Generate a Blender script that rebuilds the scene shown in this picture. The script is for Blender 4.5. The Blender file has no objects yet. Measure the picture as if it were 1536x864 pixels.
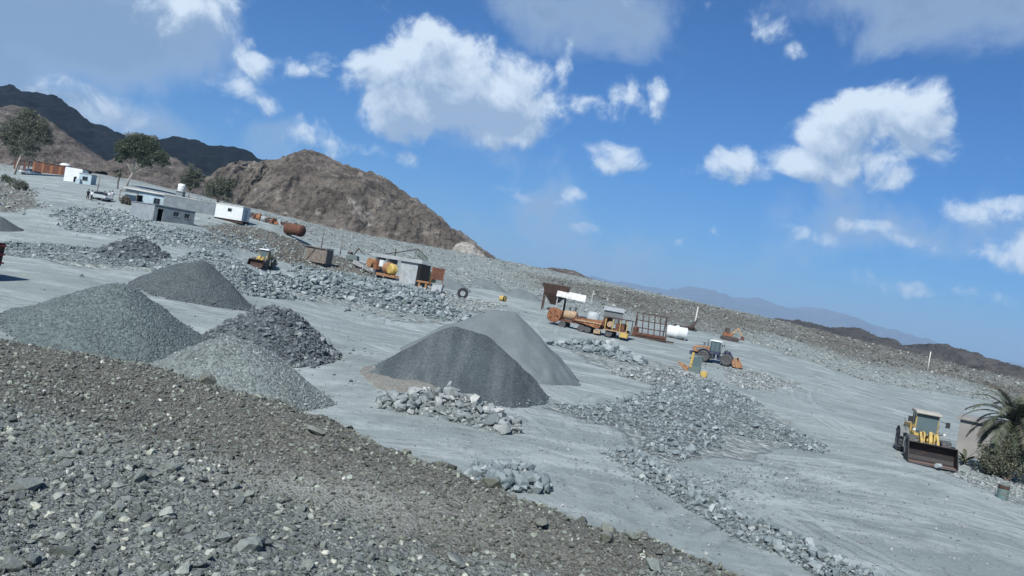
import bpy, bmesh, math, random
import numpy as np
from mathutils import Vector, Matrix, Euler

# ------------------------------------------------------------------ camera, sky, sun, exposure
scene = bpy.context.scene
COL = scene.collection
W0, H0 = 1536.0, 864.0                     # size of the photograph
FPX = 1205.0                               # focal length in photo pixels
CAMZ = 10.0
ROLL = math.radians(9.5); PITCH = -0.00655
fwd = Vector((0, math.cos(PITCH), math.sin(PITCH)))
r0 = Vector((1, 0, 0)); u0 = Vector((0, -math.sin(PITCH), math.cos(PITCH)))
cright = r0 * math.cos(ROLL) + u0 * math.sin(ROLL)
cup = -r0 * math.sin(ROLL) + u0 * math.cos(ROLL)
cam = bpy.data.cameras.new('camera')
cam.sensor_width = 36.0; cam.lens = 36.0 * FPX / W0
cam.clip_start = 0.1; cam.clip_end = 60000
camo = bpy.data.objects.new('camera', cam); COL.objects.link(camo)
camo.matrix_world = Matrix(((cright.x, cup.x, -fwd.x, 0), (cright.y, cup.y, -fwd.y, 0), (cright.z, cup.z, -fwd.z, CAMZ), (0, 0, 0, 1)))
scene.camera = camo
scene.view_settings.view_transform = 'Standard'
try: scene.view_settings.look = 'None'
except Exception: pass
scene.view_settings.exposure = 0.38; scene.view_settings.gamma = 1.0
scene.view_settings.use_curve_mapping = False
scene.cycles.use_denoising = True
scene.cycles.max_bounces = 5; scene.cycles.diffuse_bounces = 2; scene.cycles.glossy_bounces = 2
scene.cycles.transmission_bounces = 4; scene.cycles.volume_bounces = 0
scene.cycles.transparent_max_bounces = 8
scene.cycles.sample_clamp_indirect = 4.0

def raydir(u, v):
    return fwd + cright * ((u - W0/2) / FPX) + cup * ((H0/2 - v) / FPX)
def P(u, v, Y):                             # world point seen at pixel (u, v) at ground distance Y
    d = raydir(u, v); return Vector((0, 0, CAMZ)) + d * (Y / d.y)

SUN_EL = math.radians(46); SUN_H = math.radians(22)      # sun behind the camera, a little to the left
to_sun = Vector((-math.sin(SUN_H) * math.cos(SUN_EL), -math.cos(SUN_H) * math.cos(SUN_EL), math.sin(SUN_EL)))
sl = bpy.data.lights.new('sun', 'SUN'); sl.energy = 5.0; sl.angle = math.radians(0.55); sl.color = (1.0, 0.985, 0.95)
so = bpy.data.objects.new('sun', sl); COL.objects.link(so)
so.rotation_euler = to_sun.to_track_quat('Z', 'Y').to_euler(); so.location = (0, 0, 300)

world = bpy.data.worlds.new('World'); scene.world = world; world.use_nodes = True
world.cycles.sampling_method = 'MANUAL'; world.cycles.sample_map_resolution = 256
wt = world.node_tree; wt.nodes.clear()

class NB:
    """tiny node-graph builder"""
    def __init__(s, tree): s.t = tree
    def n(s, typ, **kw):
        nd = s.t.nodes.new(typ)
        for k, v in kw.items(): setattr(nd, k, v)
        return nd
    def put(s, sock, val):
        if hasattr(val, 'is_output'): s.t.links.new(val, sock)
        elif val is not None: sock.default_value = val
    def m(s, op, a, b=None, c=None, clamp=False):
        nd = s.n('ShaderNodeMath', operation=op, use_clamp=clamp)
        for i, x in enumerate((a, b, c)):
            if x is not None: s.put(nd.inputs[i], x)
        return nd.outputs[0]
    def v(s, op, a, b=None, c=None):
        nd = s.n('ShaderNodeVectorMath', operation=op)
        for i, x in enumerate((a, b, c)):
            if x is not None: s.put(nd.inputs[i], x)
        return nd.outputs['Value'] if op in ('DOT_PRODUCT', 'LENGTH', 'DISTANCE') else nd.outputs[0]
    def scale(s, a, k):
        nd = s.n('ShaderNodeVectorMath', operation='SCALE'); s.put(nd.inputs[0], a); s.put(nd.inputs[3], k); return nd.outputs[0]
    def mix(s, f, a, b, mode='MIX'):
        nd = s.n('ShaderNodeMix', data_type='RGBA', blend_type=mode); nd.clamp_factor = True
        s.put(nd.inputs[0], f); s.put(nd.inputs[6], a); s.put(nd.inputs[7], b); return nd.outputs[2]
    def noise(s, vec, scale, detail=4, rough=0.55, dist=0.0, lac=2.0):
        nd = s.n('ShaderNodeTexNoise'); s.put(nd.inputs['Vector'], vec)
        nd.inputs['Scale'].default_value = scale; nd.inputs['Detail'].default_value = detail
        nd.inputs['Roughness'].default_value = rough; nd.inputs['Distortion'].default_value = dist; nd.inputs['Lacunarity'].default_value = lac
        return nd.outputs['Fac'], nd.outputs['Color']
    def voro(s, vec, scale, feature='F1', out='Distance', rand=1.0):
        nd = s.n('ShaderNodeTexVoronoi', feature=feature); s.put(nd.inputs['Vector'], vec)
        nd.inputs['Scale'].default_value = scale; nd.inputs['Randomness'].default_value = rand
        return nd.outputs[out]
    def rng(s, x, a, b, c=0.0, d=1.0, smooth=False):
        nd = s.n('ShaderNodeMapRange', clamp=True, interpolation_type='SMOOTHSTEP' if smooth else 'LINEAR')
        s.put(nd.inputs[0], x)
        for i, q in enumerate((a, b, c, d)): s.put(nd.inputs[i+1], q)
        return nd.outputs[0]
    def ramp(s, fac, stops, interp='LINEAR'):
        nd = s.n('ShaderNodeValToRGB'); s.put(nd.inputs[0], fac); cr = nd.color_ramp; cr.interpolation = interp
        while len(cr.elements) > 1: cr.elements.remove(cr.elements[-1])
        cr.elements[0].position = stops[0][0]; cr.elements[0].color = (*stops[0][1], 1)
        for p, c in stops[1:]:
            e = cr.elements.new(p); e.color = (*c, 1)
        return nd.outputs[0]
    def mapping(s, vec, loc=(0, 0, 0), rot=(0, 0, 0), sc=(1, 1, 1)):
        nd = s.n('ShaderNodeMapping'); s.put(nd.inputs[0], vec)
        nd.inputs[1].default_value = loc; nd.inputs[2].default_value = rot; nd.inputs[3].default_value = sc
        return nd.outputs[0]

# clouds: soft clumps at fixed directions of the sky dome, broken up by noise.  (u, v, half width, half height, weight)
CUMULUS = [
 (60,150,95,24,.52),(150,162,85,22,.5),(235,172,75,18,.45),(340,196,60,18,.42),(90,120,40,16,.4),(545,222,60,14,.36),(300,60,50,20,.4),
 (572,122,62,52,1.3),(560,150,48,50,.9),(626,92,52,46,1.1),(660,88,60,46,1.1),(712,96,62,50,1.1),(690,140,130,76,1.7),(610,150,95,62,1.5),(760,140,76,72,1.4),
 (790,108,34,44,.8),(700,180,115,42,1.25),(770,176,60,36,.95),(818,160,34,22,.7),(846,112,10,28,.5),(640,180,90,34,.9),
 (870,160,26,15,.6),(900,166,20,12,.55),(936,152,26,24,.75),(925,172,16,16,.6),(990,148,16,22,.5),(928,234,36,18,.8),(915,242,26,12,.6),
 (1098,250,50,28,1.0),(1130,256,40,20,.85),(1070,258,34,18,.7),(1206,240,44,28,1.0),(1244,214,52,38,1.05),(1286,186,56,34,1.05),(1300,228,74,40,1.15),(1346,196,56,48,1.0),
 (1376,158,36,26,.8),(1330,258,50,24,.9),(1380,226,34,30,.7),(1150,42,26,22,.55),(1192,72,12,11,.4),(1064,14,22,16,.5),
 (1472,318,42,16,.7),(1510,306,24,10,.55),(1526,372,36,22,.7),(1322,340,42,13,.6),(1356,354,36,12,.5),(1200,356,36,14,.6),(1180,372,22,10,.5),
 (1064,352,16,7,.42),(1026,362,9,7,.38),(1120,384,28,9,.34),(1500,446,44,9,.5),(1460,452,24,7,.4),(1325,424,34,7,.34),
 (396,106,28,14,.55),(432,100,18,12,.5),(474,92,22,14,.42),(338,126,26,14,.4),(404,156,24,18,.5),(372,176,18,12,.38),(462,196,34,22,.6),(492,214,26,16,.45),
 (620,240,34,11,.36),(800,298,44,9,.5),(852,292,22,9,.42),(330,24,26,34,.65),(280,10,50,18,.5),(880,348,44,9,.5),(826,356,22,12,.42),(840,330,16,8,.36),
]
VEIL = [ (830,14,130,46,.95),(900,26,70,34,.8),(1450,4,130,20,.5),(120,40,230,80,1.4),(240,80,170,70,1.2),(80,150,170,40,1.3),(190,178,170,38,1.1),(290,55,90,70,.9),
 (300,180,170,40,.55),(460,225,120,34,.5),(700,212,130,22,.6),(0,110,160,90,1.0),(1320,352,120,20,.4),(1180,372,120,18,.34),(820,310,110,24,.34),(1000,390,190,26,.3),(640,290,160,40,.55),(420,205,120,40,.6),(800,350,170,34,.5) ]

def cloud_group(name, blobs, nscale, amp, detail, seed, rough, soft=False):
    g = bpy.data.node_groups.new(name, 'ShaderNodeTree')
    g.interface.new_socket('Vector', in_out='INPUT', socket_type='NodeSocketVector')
    g.interface.new_socket('Density', in_out='OUTPUT', socket_type='NodeSocketFloat')
    b = NB(g); gi = b.n('NodeGroupInput'); go = b.n('NodeGroupOutput'); d = gi.outputs[0]
    wf, wc = b.noise(d, nscale * 0.6, 3, 0.5)
    d2 = b.v('ADD', d, b.scale(b.v('SUBTRACT', wc, (.5, .5, .5)), 0.045))
    acc = b.m('MULTIPLY', -2.2 if soft else -1.2, 1.0)
    for (pu, pv, ru, rv, w) in blobs:
        c = raydir(pu, pv).normalized()
        A = Vector((c.y, -c.x, 0)).normalized(); B = A.cross(c).normalized()
        A = A * (FPX / ru); B = B * (FPX / rv)
        x = b.v('DOT_PRODUCT', d2, tuple(A)); y = b.v('DOT_PRODUCT', d2, tuple(B))
        q = b.m('MULTIPLY_ADD', y, y, b.m('MULTIPLY', x, x))
        w2 = w * 1.6 if w >= .9 else w * 0.85
        if soft: q = b.m('MULTIPLY', b.m('SQRT', q), 1.1)
        e = b.m('MULTIPLY_ADD', q, -w2 * 0.85, w2)
        acc = e if acc is None else b.m('MAXIMUM', acc, e)
    off = b.v('ADD', d, (seed, seed * 1.7, 0))
    f, _ = b.noise(off, nscale, detail, rough, 0.25)
    f2, _ = b.noise(off, nscale * 0.38, 2, 0.5)
    f = b.m('MULTIPLY_ADD', b.m('SUBTRACT', f, 0.5), amp, b.m('MULTIPLY', b.m('SUBTRACT', f2, 0.5), amp * 0.8))
    b.put(go.inputs[0], b.m('ADD', acc, f))
    return g

wb = NB(wt)
tc = wb.n('ShaderNodeTexCoord'); wdir = wb.v('NORMALIZE', tc.outputs['Generated'])
sky = wb.n('ShaderNodeTexSky', sky_type='NISHITA'); sky.sun_disc = False
sky.sun_elevation = SUN_EL; sky.sun_rotation = math.pi + SUN_H
sky.altitude = 700; sky.air_density = 1.0; sky.dust_density = 0.6; sky.ozone_density = 4.0
skyc = wb.mix(1.0, sky.outputs[0], (0.19, 0.62, 1.04, 1), 'MULTIPLY')
SKY_STR = 0.075
LITC, SHDC, VEILC = (0.62, 0.71, 0.80, 1), (0.27, 0.37, 0.52, 1), (0.20, 0.295, 0.43, 1)
def grp(g, vec):
    nd = wb.n('ShaderNodeGroup'); nd.node_tree = g; wb.put(nd.inputs[0], vec); return nd.outputs[0]
lit_off = (Vector((-0.5, -0.1, 0.85)).normalized()) * 0.022
def az(u, v): d = raydir(u, v); return d.x / d.y
def sky_part(lo, hi, i):
    pick = lambda L, k=1.5: [q for q in L if az(q[0] + q[2] * k + 45, q[1]) > lo and az(q[0] - q[2] * k - 45, q[1]) < hi]
    g1 = cloud_group('cumulus_field_%d' % i, pick(CUMULUS), 18.0, 5.2, 9, 3.1, 0.63); g2 = cloud_group('veil_field_%d' % i, pick(VEIL, 3.0), 8.0, 6.0, 7, 11.0, 0.6, True)
    dens = grp(g1, wdir); densL = grp(g1, wb.v('ADD', wdir, tuple(lit_off))); veil = grp(g2, wdir)
    a1 = wb.m('POWER', wb.rng(dens, -0.25, 1.15, 0, 1, True), 1.15)
    sh = wb.rng(wb.m('SUBTRACT', densL, wb.m('MULTIPLY', dens, 0.62)), -0.40, 1.15, 1.0, 0.0)
    ccol = wb.scale(wb.mix(sh, SHDC, LITC), 1.0 / SKY_STR)
    vcol = wb.scale(wb.mix(wb.rng(veil, 0.3, 1.6, 0, 1), (0.33, 0.43, 0.57, 1), VEILC), 1.0 / SKY_STR)
    a2 = wb.m('MULTIPLY', wb.rng(veil, -0.45, 1.5, 0, 1, True), 0.85)
    skyf = wb.mix(wb.m('MULTIPLY', a1, 0.96), wb.mix(a2, skyc, vcol), ccol)
    bg = wb.n('ShaderNodeBackground'); wb.put(bg.inputs[0], skyf); bg.inputs[1].default_value = SKY_STR; return bg.outputs[0]
sep = wb.n('ShaderNodeSeparateXYZ'); wb.put(sep.inputs[0], wdir)
azn = wb.m('DIVIDE', sep.outputs[0], wb.m('MAXIMUM', sep.outputs[1], 0.2))
def choose(fac, a, c): # picks one of two skies; only that one is evaluated
    nd = wb.n('ShaderNodeMixShader'); wb.put(nd.inputs[0], fac); wt.links.new(a, nd.inputs[1]); wt.links.new(c, nd.inputs[2]); return nd.outputs[0]
bds = [az(300, 100), az(505, 150), az(862, 150), az(1035, 150), az(1240, 200)]; ed = [-9] + bds + [9]
parts = [sky_part(ed[i], ed[i+1], i) for i in range(6)]
sel = lambda k: wb.m('GREATER_THAN', azn, bds[k])
inview = choose(sel(2), choose(sel(0), parts[0], choose(sel(1), parts[1], parts[2])), choose(sel(4), choose(sel(3), parts[3], parts[4]), parts[5]))
# elsewhere on the dome the same kind of scattered cloud goes on
front = wb.v('DOT_PRODUCT', wdir, tuple(fwd)); zz = wb.m('MAXIMUM', sep.outputs[2], 0.06)
plane = wb.n('ShaderNodeCombineXYZ'); wb.put(plane.inputs[0], wb.m('DIVIDE', sep.outputs[0], zz)); wb.put(plane.inputs[1], wb.m('DIVIDE', sep.outputs[1], zz))
gf, _ = wb.noise(plane.outputs[0], 0.8, 5, 0.55)
gen = wb.m('SUBTRACT', wb.m('MULTIPLY_ADD', gf, 5.0, -2.95), wb.m('ADD', wb.rng(front, 0.60, 0.72, 0.0, 3.0), wb.rng(sep.outputs[2], 0.16, 0.02, 0.0, 3.0)))
genc = wb.mix(wb.rng(gen, 0.2, 0.9), LITC, SHDC)
bgB = wb.n('ShaderNodeBackground'); wb.put(bgB.inputs[0], wb.mix(wb.rng(gen, 0.0, 0.4, 0, .95, True), skyc, wb.scale(genc, 1.0 / SKY_STR))); bgB.inputs[1].default_value = SKY_STR
wo = wb.n('ShaderNodeOutputWorld'); wt.links.new(choose(wb.m('GREATER_THAN', front, 0.73), bgB.outputs[0], inview), wo.inputs[0])

# ------------------------------------------------------------------ numpy noise
_rs = np.random.RandomState(7)
_perm = np.concatenate([_rs.permutation(512)] * 3)
_grad = _rs.normal(size=(512, 3)); _grad /= np.linalg.norm(_grad, axis=1)[:, None]
def perlin(x, y, z=0.0):
    x, y, z = np.broadcast_arrays(np.asarray(x, float), np.asarray(y, float), np.asarray(z, float))
    xi = np.floor(x).astype(int); yi = np.floor(y).astype(int); zi = np.floor(z).astype(int)
    fx, fy, fz = x - xi, y - yi, z - zi
    u, v, w = (t * t * t * (t * (t * 6 - 15) + 10) for t in (fx, fy, fz))
    def g(i, j, k):
        h = _perm[_perm[_perm[(xi + i) & 511] + ((yi + j) & 511)] + ((zi + k) & 511)] & 511
        gr = _grad[h]; return gr[..., 0] * (fx - i) + gr[..., 1] * (fy - j) + gr[..., 2] * (fz - k)
    def l(a, b, t): return a + (b - a) * t
    return l(l(l(g(0,0,0), g(1,0,0), u), l(g(0,1,0), g(1,1,0), u), v), l(l(g(0,0,1), g(1,0,1), u), l(g(0,1,1), g(1,1,1), u), v), w)
def fbm(x, y, z=0.0, o=4, gain=0.5, lac=2.03):
    a, f, s = 1.0, 1.0, 0.0
    for i in range(o):
        s = s + a * perlin(np.asarray(x) * f + 17.3 * i, np.asarray(y) * f - 5.1 * i, np.asarray(z) * f + 3.7 * i); a *= gain; f *= lac
    return s
def ridged(x, y, z=0.0, o=4, gain=0.5):
    a, f, s = 1.0, 1.0, 0.0
    for i in range(o):
        s = s + a * (1 - 2.2 * np.abs(perlin(np.asarray(x) * f + 31.3 * i, np.asarray(y) * f + 8.1 * i, np.asarray(z) * f))); a *= gain; f *= 2.07
    return s
def sstep(a, b, x):
    t = np.clip((np.asarray(x, float) - a) / (b - a), 0, 1); return t * t * (3 - 2 * t)

# ------------------------------------------------------------------ objects
def tag(o, label=None, cat=None, group=None, kind=None):
    if label: o['label'] = label
    if cat: o['category'] = cat
    if group: o['group'] = group
    if kind: o['kind'] = kind
    return o
def link(name, data, parent=None, loc=None):
    o = bpy.data.objects.new(name, data); COL.objects.link(o)
    if parent is not None: o.parent = parent
    if loc is not None: o.location = loc
    return o
def thing(name, label, cat, loc=(0, 0, 0), rz=0.0, group=None, rx=0.0, ry=0.0, sc=1.0):
    o = link(name, None); o.empty_display_size = 0.3; o.location = loc; o.rotation_euler = (rx, ry, rz); o.scale = (sc, sc, sc)
    return tag(o, label, cat, group)
def np_mesh(name, V, F, mat=None, smooth=True):
    me = bpy.data.meshes.new(name); V = np.asarray(V, dtype=np.float32); F = np.asarray(F, dtype=np.int32); k = F.shape[1]
    me.vertices.add(len(V)); me.vertices.foreach_set('co', V.ravel())
    me.loops.add(F.size); me.loops.foreach_set('vertex_index', F.ravel())
    me.polygons.add(len(F)); me.polygons.foreach_set('loop_start', np.arange(0, F.size, k, dtype=np.int32))
    me.polygons.foreach_set('loop_total', np.full(len(F), k, dtype=np.int32))
    me.polygons.foreach_set('use_smooth', np.full(len(F), smooth, dtype=bool))
    me.update(calc_edges=True); me.validate()
    if mat: me.materials.append(mat)
    return me
def grid_faces(nr, nc):
    i = np.arange((nr - 1) * (nc - 1)); r, c = i // (nc - 1), i % (nc - 1); a = r * nc + c
    return np.stack([a, a + 1, a + nc + 1, a + nc], 1)

class MB:
    """collects shapes into one mesh"""
    def __init__(s): s.v = []; s.f = []
    def add(s, vs, fs, M=None):
        n = len(s.v)
        s.v += [tuple(M @ Vector(p)) if M else tuple(p) for p in vs]
        s.f += [tuple(i + n for i in f) for f in fs]; return s
    def box(s, x0, x1, y0, y1, z0, z1, M=None):
        return s.add([(x0,y0,z0),(x1,y0,z0),(x1,y1,z0),(x0,y1,z0),(x0,y0,z1),(x1,y0,z1),(x1,y1,z1),(x0,y1,z1)],
                     [(3,2,1,0),(4,5,6,7),(0,1,5,4),(1,2,6,5),(2,3,7,6),(3,0,4,7)], M)
    def prism(s, prof, y0, y1, M=None):      # profile in x,z extruded along y
        n = len(prof); vs = [(x, y0, z) for x, z in prof] + [(x, y1, z) for x, z in prof]
        fs = [tuple(range(n)), tuple(range(2*n-1, n-1, -1))] + [(i, n+i, n+(i+1)%n, (i+1)%n) for i in range(n)]
        return s.add(vs, fs, M)
    def frust(s, b, z0, t, z1, M=None):      # b, t = (x0,x1,y0,y1)
        vs = [(b[0],b[2],z0),(b[1],b[2],z0),(b[1],b[3],z0),(b[0],b[3],z0),(t[0],t[2],z1),(t[1],t[2],z1),(t[1],t[3],z1),(t[0],t[3],z1)]
        return s.add(vs, [(3,2,1,0),(4,5,6,7),(0,1,5,4),(1,2,6,5),(2,3,7,6),(3,0,4,7)], M)
    def cyl(s, p0, p1, r0_, r1_=None, n=10, cap=True):
        p0, p1 = Vector(p0), Vector(p1); r1_ = r0_ if r1_ is None else r1_
        d = (p1 - p0).normalized(); a = d.orthogonal().normalized(); b = d.cross(a); vs = []
        for p, r in ((p0, r0_), (p1, r1_)):
            for i in range(n):
                t = 2 * math.pi * i / n; vs.append(p + a * (r * math.cos(t)) + b * (r * math.sin(t)))
        fs = [(i, (i+1) % n, n + (i+1) % n, n + i) for i in range(n)]
        if cap: fs += [tuple(range(n-1, -1, -1)), tuple(range(n, 2*n))]
        return s.add(vs, fs)
    def bar(s, p0, p1, w, h=None):
        p0, p1 = Vector(p0), Vector(p1); h = w if h is None else h; d = (p1 - p0); L = d.length
        M = Matrix.Translation(p0) @ d.to_track_quat('X', 'Z').to_matrix().to_4x4()
        return s.box(0, L, -w/2, w/2, -h/2, h/2, M)
    def tube(s, pts, rad, n=7):
        pts = [Vector(p) for p in pts]; rings = []
        for i, p in enumerate(pts):
            d = (pts[min(i+1, len(pts)-1)] - pts[max(i-1, 0)]).normalized()
            a = d.cross(Vector((0.3, 0.9, 0.2))).normalized(); b = d.cross(a); r = rad[i] if hasattr(rad, '__len__') else rad
            rings.append([p + a * (r * math.cos(2*math.pi*k/n)) + b * (r * math.sin(2*math.pi*k/n)) for k in range(n)])
        vs = [q for r in rings for q in r]; fs = []
        for i in range(len(rings) - 1):
            for k in range(n): fs.append((i*n+k, i*n+(k+1) % n, (i+1)*n+(k+1) % n, (i+1)*n+k))
        fs += [tuple(range(n-1, -1, -1)), tuple(range((len(rings)-1)*n, len(rings)*n))]
        return s.add(vs, fs)
    def lathe(s, prof, n=24, axis='z', c=(0, 0, 0), cap=True):      # prof = [(r, h)]
        vs = []
        for r, h in prof:
            for k in range(n):
                t = 2*math.pi*k/n; a, b = r*math.cos(t), r*math.sin(t)
                q = (a, b, h) if axis == 'z' else ((a, h, b) if axis == 'y' else (h, a, b))
                vs.append((q[0]+c[0], q[1]+c[1], q[2]+c[2]))
        m = len(prof); fs = []
        for i in range(m - 1):
            for k in range(n): fs.append((i*n+k, i*n+(k+1) % n, (i+1)*n+(k+1) % n, (i+1)*n+k))
        if cap and prof[0][0] > 1e-4: fs.append(tuple(range(n-1, -1, -1)))
        if cap and prof[-1][0] > 1e-4: fs.append(tuple(range((m-1)*n, m*n)))
        return s.add(vs, fs)
    def mesh(s, name, mat, smooth=False):
        me = bpy.data.meshes.new(name); me.from_pydata([tuple(p) for p in s.v], [], s.f)
        bm = bmesh.new(); bm.from_mesh(me); bmesh.ops.recalc_face_normals(bm, faces=bm.faces); bm.to_mesh(me); bm.free()
        if smooth:
            for p in me.polygons: p.use_smooth = True
        me.materials.append(mat); return me
    def build(s, name, mat, parent=None, smooth=False, bevel=0.0):
        o = link(name, s.mesh(name, mat, smooth), parent)
        if bevel:
            md = o.modifiers.new('bevel', 'BEVEL'); md.width = bevel; md.segments = 2; md.limit_method = 'ANGLE'; md.angle_limit = math.radians(35)
        return o
def copy_tree(o, parent=None):
    c = o.copy(); COL.objects.link(c); c.parent = parent
    for ch in list(o.children): copy_tree(ch, c)
    return c

# ------------------------------------------------------------------ materials
MATS = {}
def new_mat(name):
    m = bpy.data.materials.new(name); m.use_nodes = True; t = m.node_tree; t.nodes.clear(); b = NB(t)
    out = b.n('ShaderNodeOutputMaterial'); p = b.n('ShaderNodeBsdfPrincipled'); t.links.new(p.outputs[0], out.inputs[0])
    p.inputs['Specular IOR Level'].default_value = 0.3; p.inputs['Roughness'].default_value = 0.9
    MATS[name] = m; return m, b, p
def bump(b, p, h, strength=0.5, dist=0.1):
    nd = b.n('ShaderNodeBump'); nd.inputs['Strength'].default_value = strength; nd.inputs['Distance'].default_value = dist
    b.put(nd.inputs['Height'], h); b.put(p.inputs['Normal'], nd.outputs[0])
def wpos(b): return b.n('ShaderNodeNewGeometry').outputs['Position']
def opos(b): return b.n('ShaderNodeTexCoord').outputs['Object']
def C4(c): return (c[0], c[1], c[2], 1.0)

def paint(name, col, dust=0.35, rust=0.15, rough=0.55, metal=0.0, rustcol=(0.13, 0.055, 0.03), dustcol=(0.27, 0.28, 0.27), ns=1.6):
    m, b, p = new_mat(name); o = wpos(b)
    f, _ = b.noise(o, ns, 6, 0.62); f2, _ = b.noise(o, ns * 4.3, 5, 0.65, 0.6)
    c = b.mix(b.m('MULTIPLY', b.rng(f, 0.35, 0.75), 0.35), C4(col), C4([x * 0.62 for x in col]))
    c = b.mix(b.rng(f2, 0.64 - rust * 0.4, 0.70 - rust * 0.3, 0, 1 if rust > 0 else 0), c, C4(rustcol))
    nz = b.n('ShaderNodeSeparateXYZ'); b.put(nz.inputs[0], b.n('ShaderNodeNewGeometry').outputs['Normal'])
    up = b.rng(nz.outputs[2], -0.2, 1.0, 0.25, 1.0)
    c = b.mix(b.m('MULTIPLY', b.m('MULTIPLY', b.rng(f, 0.25, 0.7), up), dust), c, C4(dustcol))
    b.put(p.inputs['Base Color'], c); b.put(p.inputs['Roughness'], b.rng(f2, 0.3, 0.8, rough, min(1, rough + 0.3)))
    p.inputs['Metallic'].default_value = metal
    bump(b, p, f2, 0.12, 0.02); return m
def plain(name, col, rough=0.8, var=0.3, ns=2.0, bs=0.2, bd=0.03):
    m, b, p = new_mat(name); o = wpos(b); f, _ = b.noise(o, ns, 6, 0.62)
    c = b.mix(b.rng(f, 0.3, 0.7), C4([x * (1 - var) for x in col]), C4([min(1, x * (1 + var)) for x in col]))
    b.put(p.inputs['Base Color'], c); p.inputs['Roughness'].default_value = rough; f2, _ = b.noise(o, ns * 6, 4, 0.6)
    bump(b, p, f2, bs, bd); return m
def glass(name, col=(0.05, 0.08, 0.085)):
    m, b, p = new_mat(name); b.put(p.inputs['Base Color'], C4(col)); p.inputs['Roughness'].default_value = 0.08
    p.inputs['Specular IOR Level'].default_value = 0.6; return m
def rust_mat(name, a, bcol, c3, ns=2.5):
    m, b, p = new_mat(name); o = wpos(b); f, _ = b.noise(o, ns, 7, 0.65, 0.4); f2, _ = b.noise(b.mapping(o, sc=(1, 1, .25)), ns * 3, 4, 0.6)
    c = b.ramp(f, [(0.3, a), (0.5, bcol), (0.68, c3)]); c = b.mix(b.rng(f2, 0.45, 0.75, 0, 0.5), c, C4([x * 0.45 for x in a]))
    b.put(p.inputs['Base Color'], c); p.inputs['Roughness'].default_value = 0.85; bump(b, p, f2, 0.3, 0.02); return m

# rock palettes: per-stone tint from the instance / object random value
def stone_mat(name, stops, ns=9.0, vein=0.12, world_mix=None):
    m, b, p = new_mat(name)
    oi = b.n('ShaderNodeObjectInfo'); tcn = opos(b)
    r = oi.outputs['Random']
    c = b.ramp(r, stops, 'CONSTANT' if False else 'LINEAR')
    f, _ = b.noise(b.v('ADD', tcn, b.scale(oi.outputs['Location'], 3.7)), 2.2, 6, 0.65)
    c = b.mix(1.0, c, b.ramp(f, [(0.25, (0.62, 0.62, 0.62)), (0.5, (1, 1, 1)), (0.75, (1.3, 1.28, 1.24))]), 'MULTIPLY')
    f3, _ = b.noise(b.mapping(tcn, sc=(1, 3.5, 1)), 3.0, 3, 0.5, 1.2)
    c = b.mix(b.rng(f3, 0.62, 0.72, 0, vein * 4), c, (0.36, 0.39, 0.38, 1))
    if world_mix:                            # brown soil clods where the bank is earthy
        wf, _ = b.noise(wpos(b), world_mix[0], 4, 0.6)
        c = b.mix(b.rng(wf, 0.44, 0.62, 0, world_mix[2]), c, C4(world_mix[1]))
    # dust settled on upward faces
    nz = b.n('ShaderNodeSeparateXYZ'); b.put(nz.inputs[0], b.n('ShaderNodeNewGeometry').outputs['Normal'])
    c = b.mix(b.rng(nz.outputs[2], 0.3, 1.0, 0, 0.28), c, (0.25, 0.285, 0.295, 1))
    b.put(p.inputs['Base Color'], c); p.inputs['Roughness'].default_value = 0.92
    f2, _ = b.noise(tcn, 5.0, 5, 0.65); bump(b, p, f2, 0.5, 0.08)
    return m
S_GREY = stone_mat('stone_grey', [(0, (0.093,0.121,0.127)), (.3, (0.151,0.183,0.187)), (.6, (0.200,0.237,0.238)), (.85, (0.254,0.292,0.289)), (1, (0.356,0.385,0.373))])
S_DARK = stone_mat('stone_dark', [(0, (0.051,0.062,0.068)), (.35, (0.086,0.099,0.106)), (.7, (0.121,0.141,0.145)), (.93, (0.172,0.194,0.192)), (1, (0.273,0.289,0.277))])
S_PALE = stone_mat('stone_pale', [(0, (0.115,0.136,0.137)), (.3, (0.177,0.199,0.196)), (.6, (0.239,0.258,0.250)), (.85, (0.310,0.328,0.314)), (1, (0.443,0.446,0.417))])
S_GREEN = stone_mat('stone_green', [(0, (0.081,0.102,0.104)), (.4, (0.118,0.144,0.141)), (.75, (0.152,0.179,0.174)), (1, (0.236,0.264,0.251))])
S_BROWN = stone_mat('stone_brown', [(0, (0.062,0.066,0.055)), (.3, (0.097,0.100,0.077)), (.6, (0.139,0.142,0.111)), (.85, (0.185,0.199,0.159)), (1, (0.349,0.385,0.308))])
S_FORE = stone_mat('stone_foreground', [(0, (0.069,0.079,0.067)), (.3, (0.107,0.120,0.104)), (.62, (0.155,0.171,0.147)), (.86, (0.213,0.235,0.200)), (.95, (0.318,0.336,0.281)), (1, (0.584,0.585,0.456))])
S_OLIVE = stone_mat('stone_olive', [(0, (0.062,0.062,0.052)), (.35, (0.101,0.101,0.084)), (.7, (0.141,0.139,0.119)), (.92, (0.202,0.202,0.176)), (1, (0.370,0.370,0.328))])
S_SLOPE = stone_mat('stone_slope', [(0, (0.110,0.130,0.124)), (.35, (0.170,0.195,0.184)), (.7, (0.221,0.249,0.232)), (.92, (0.294,0.321,0.294)), (1, (0.478,0.493,0.451))])

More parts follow.
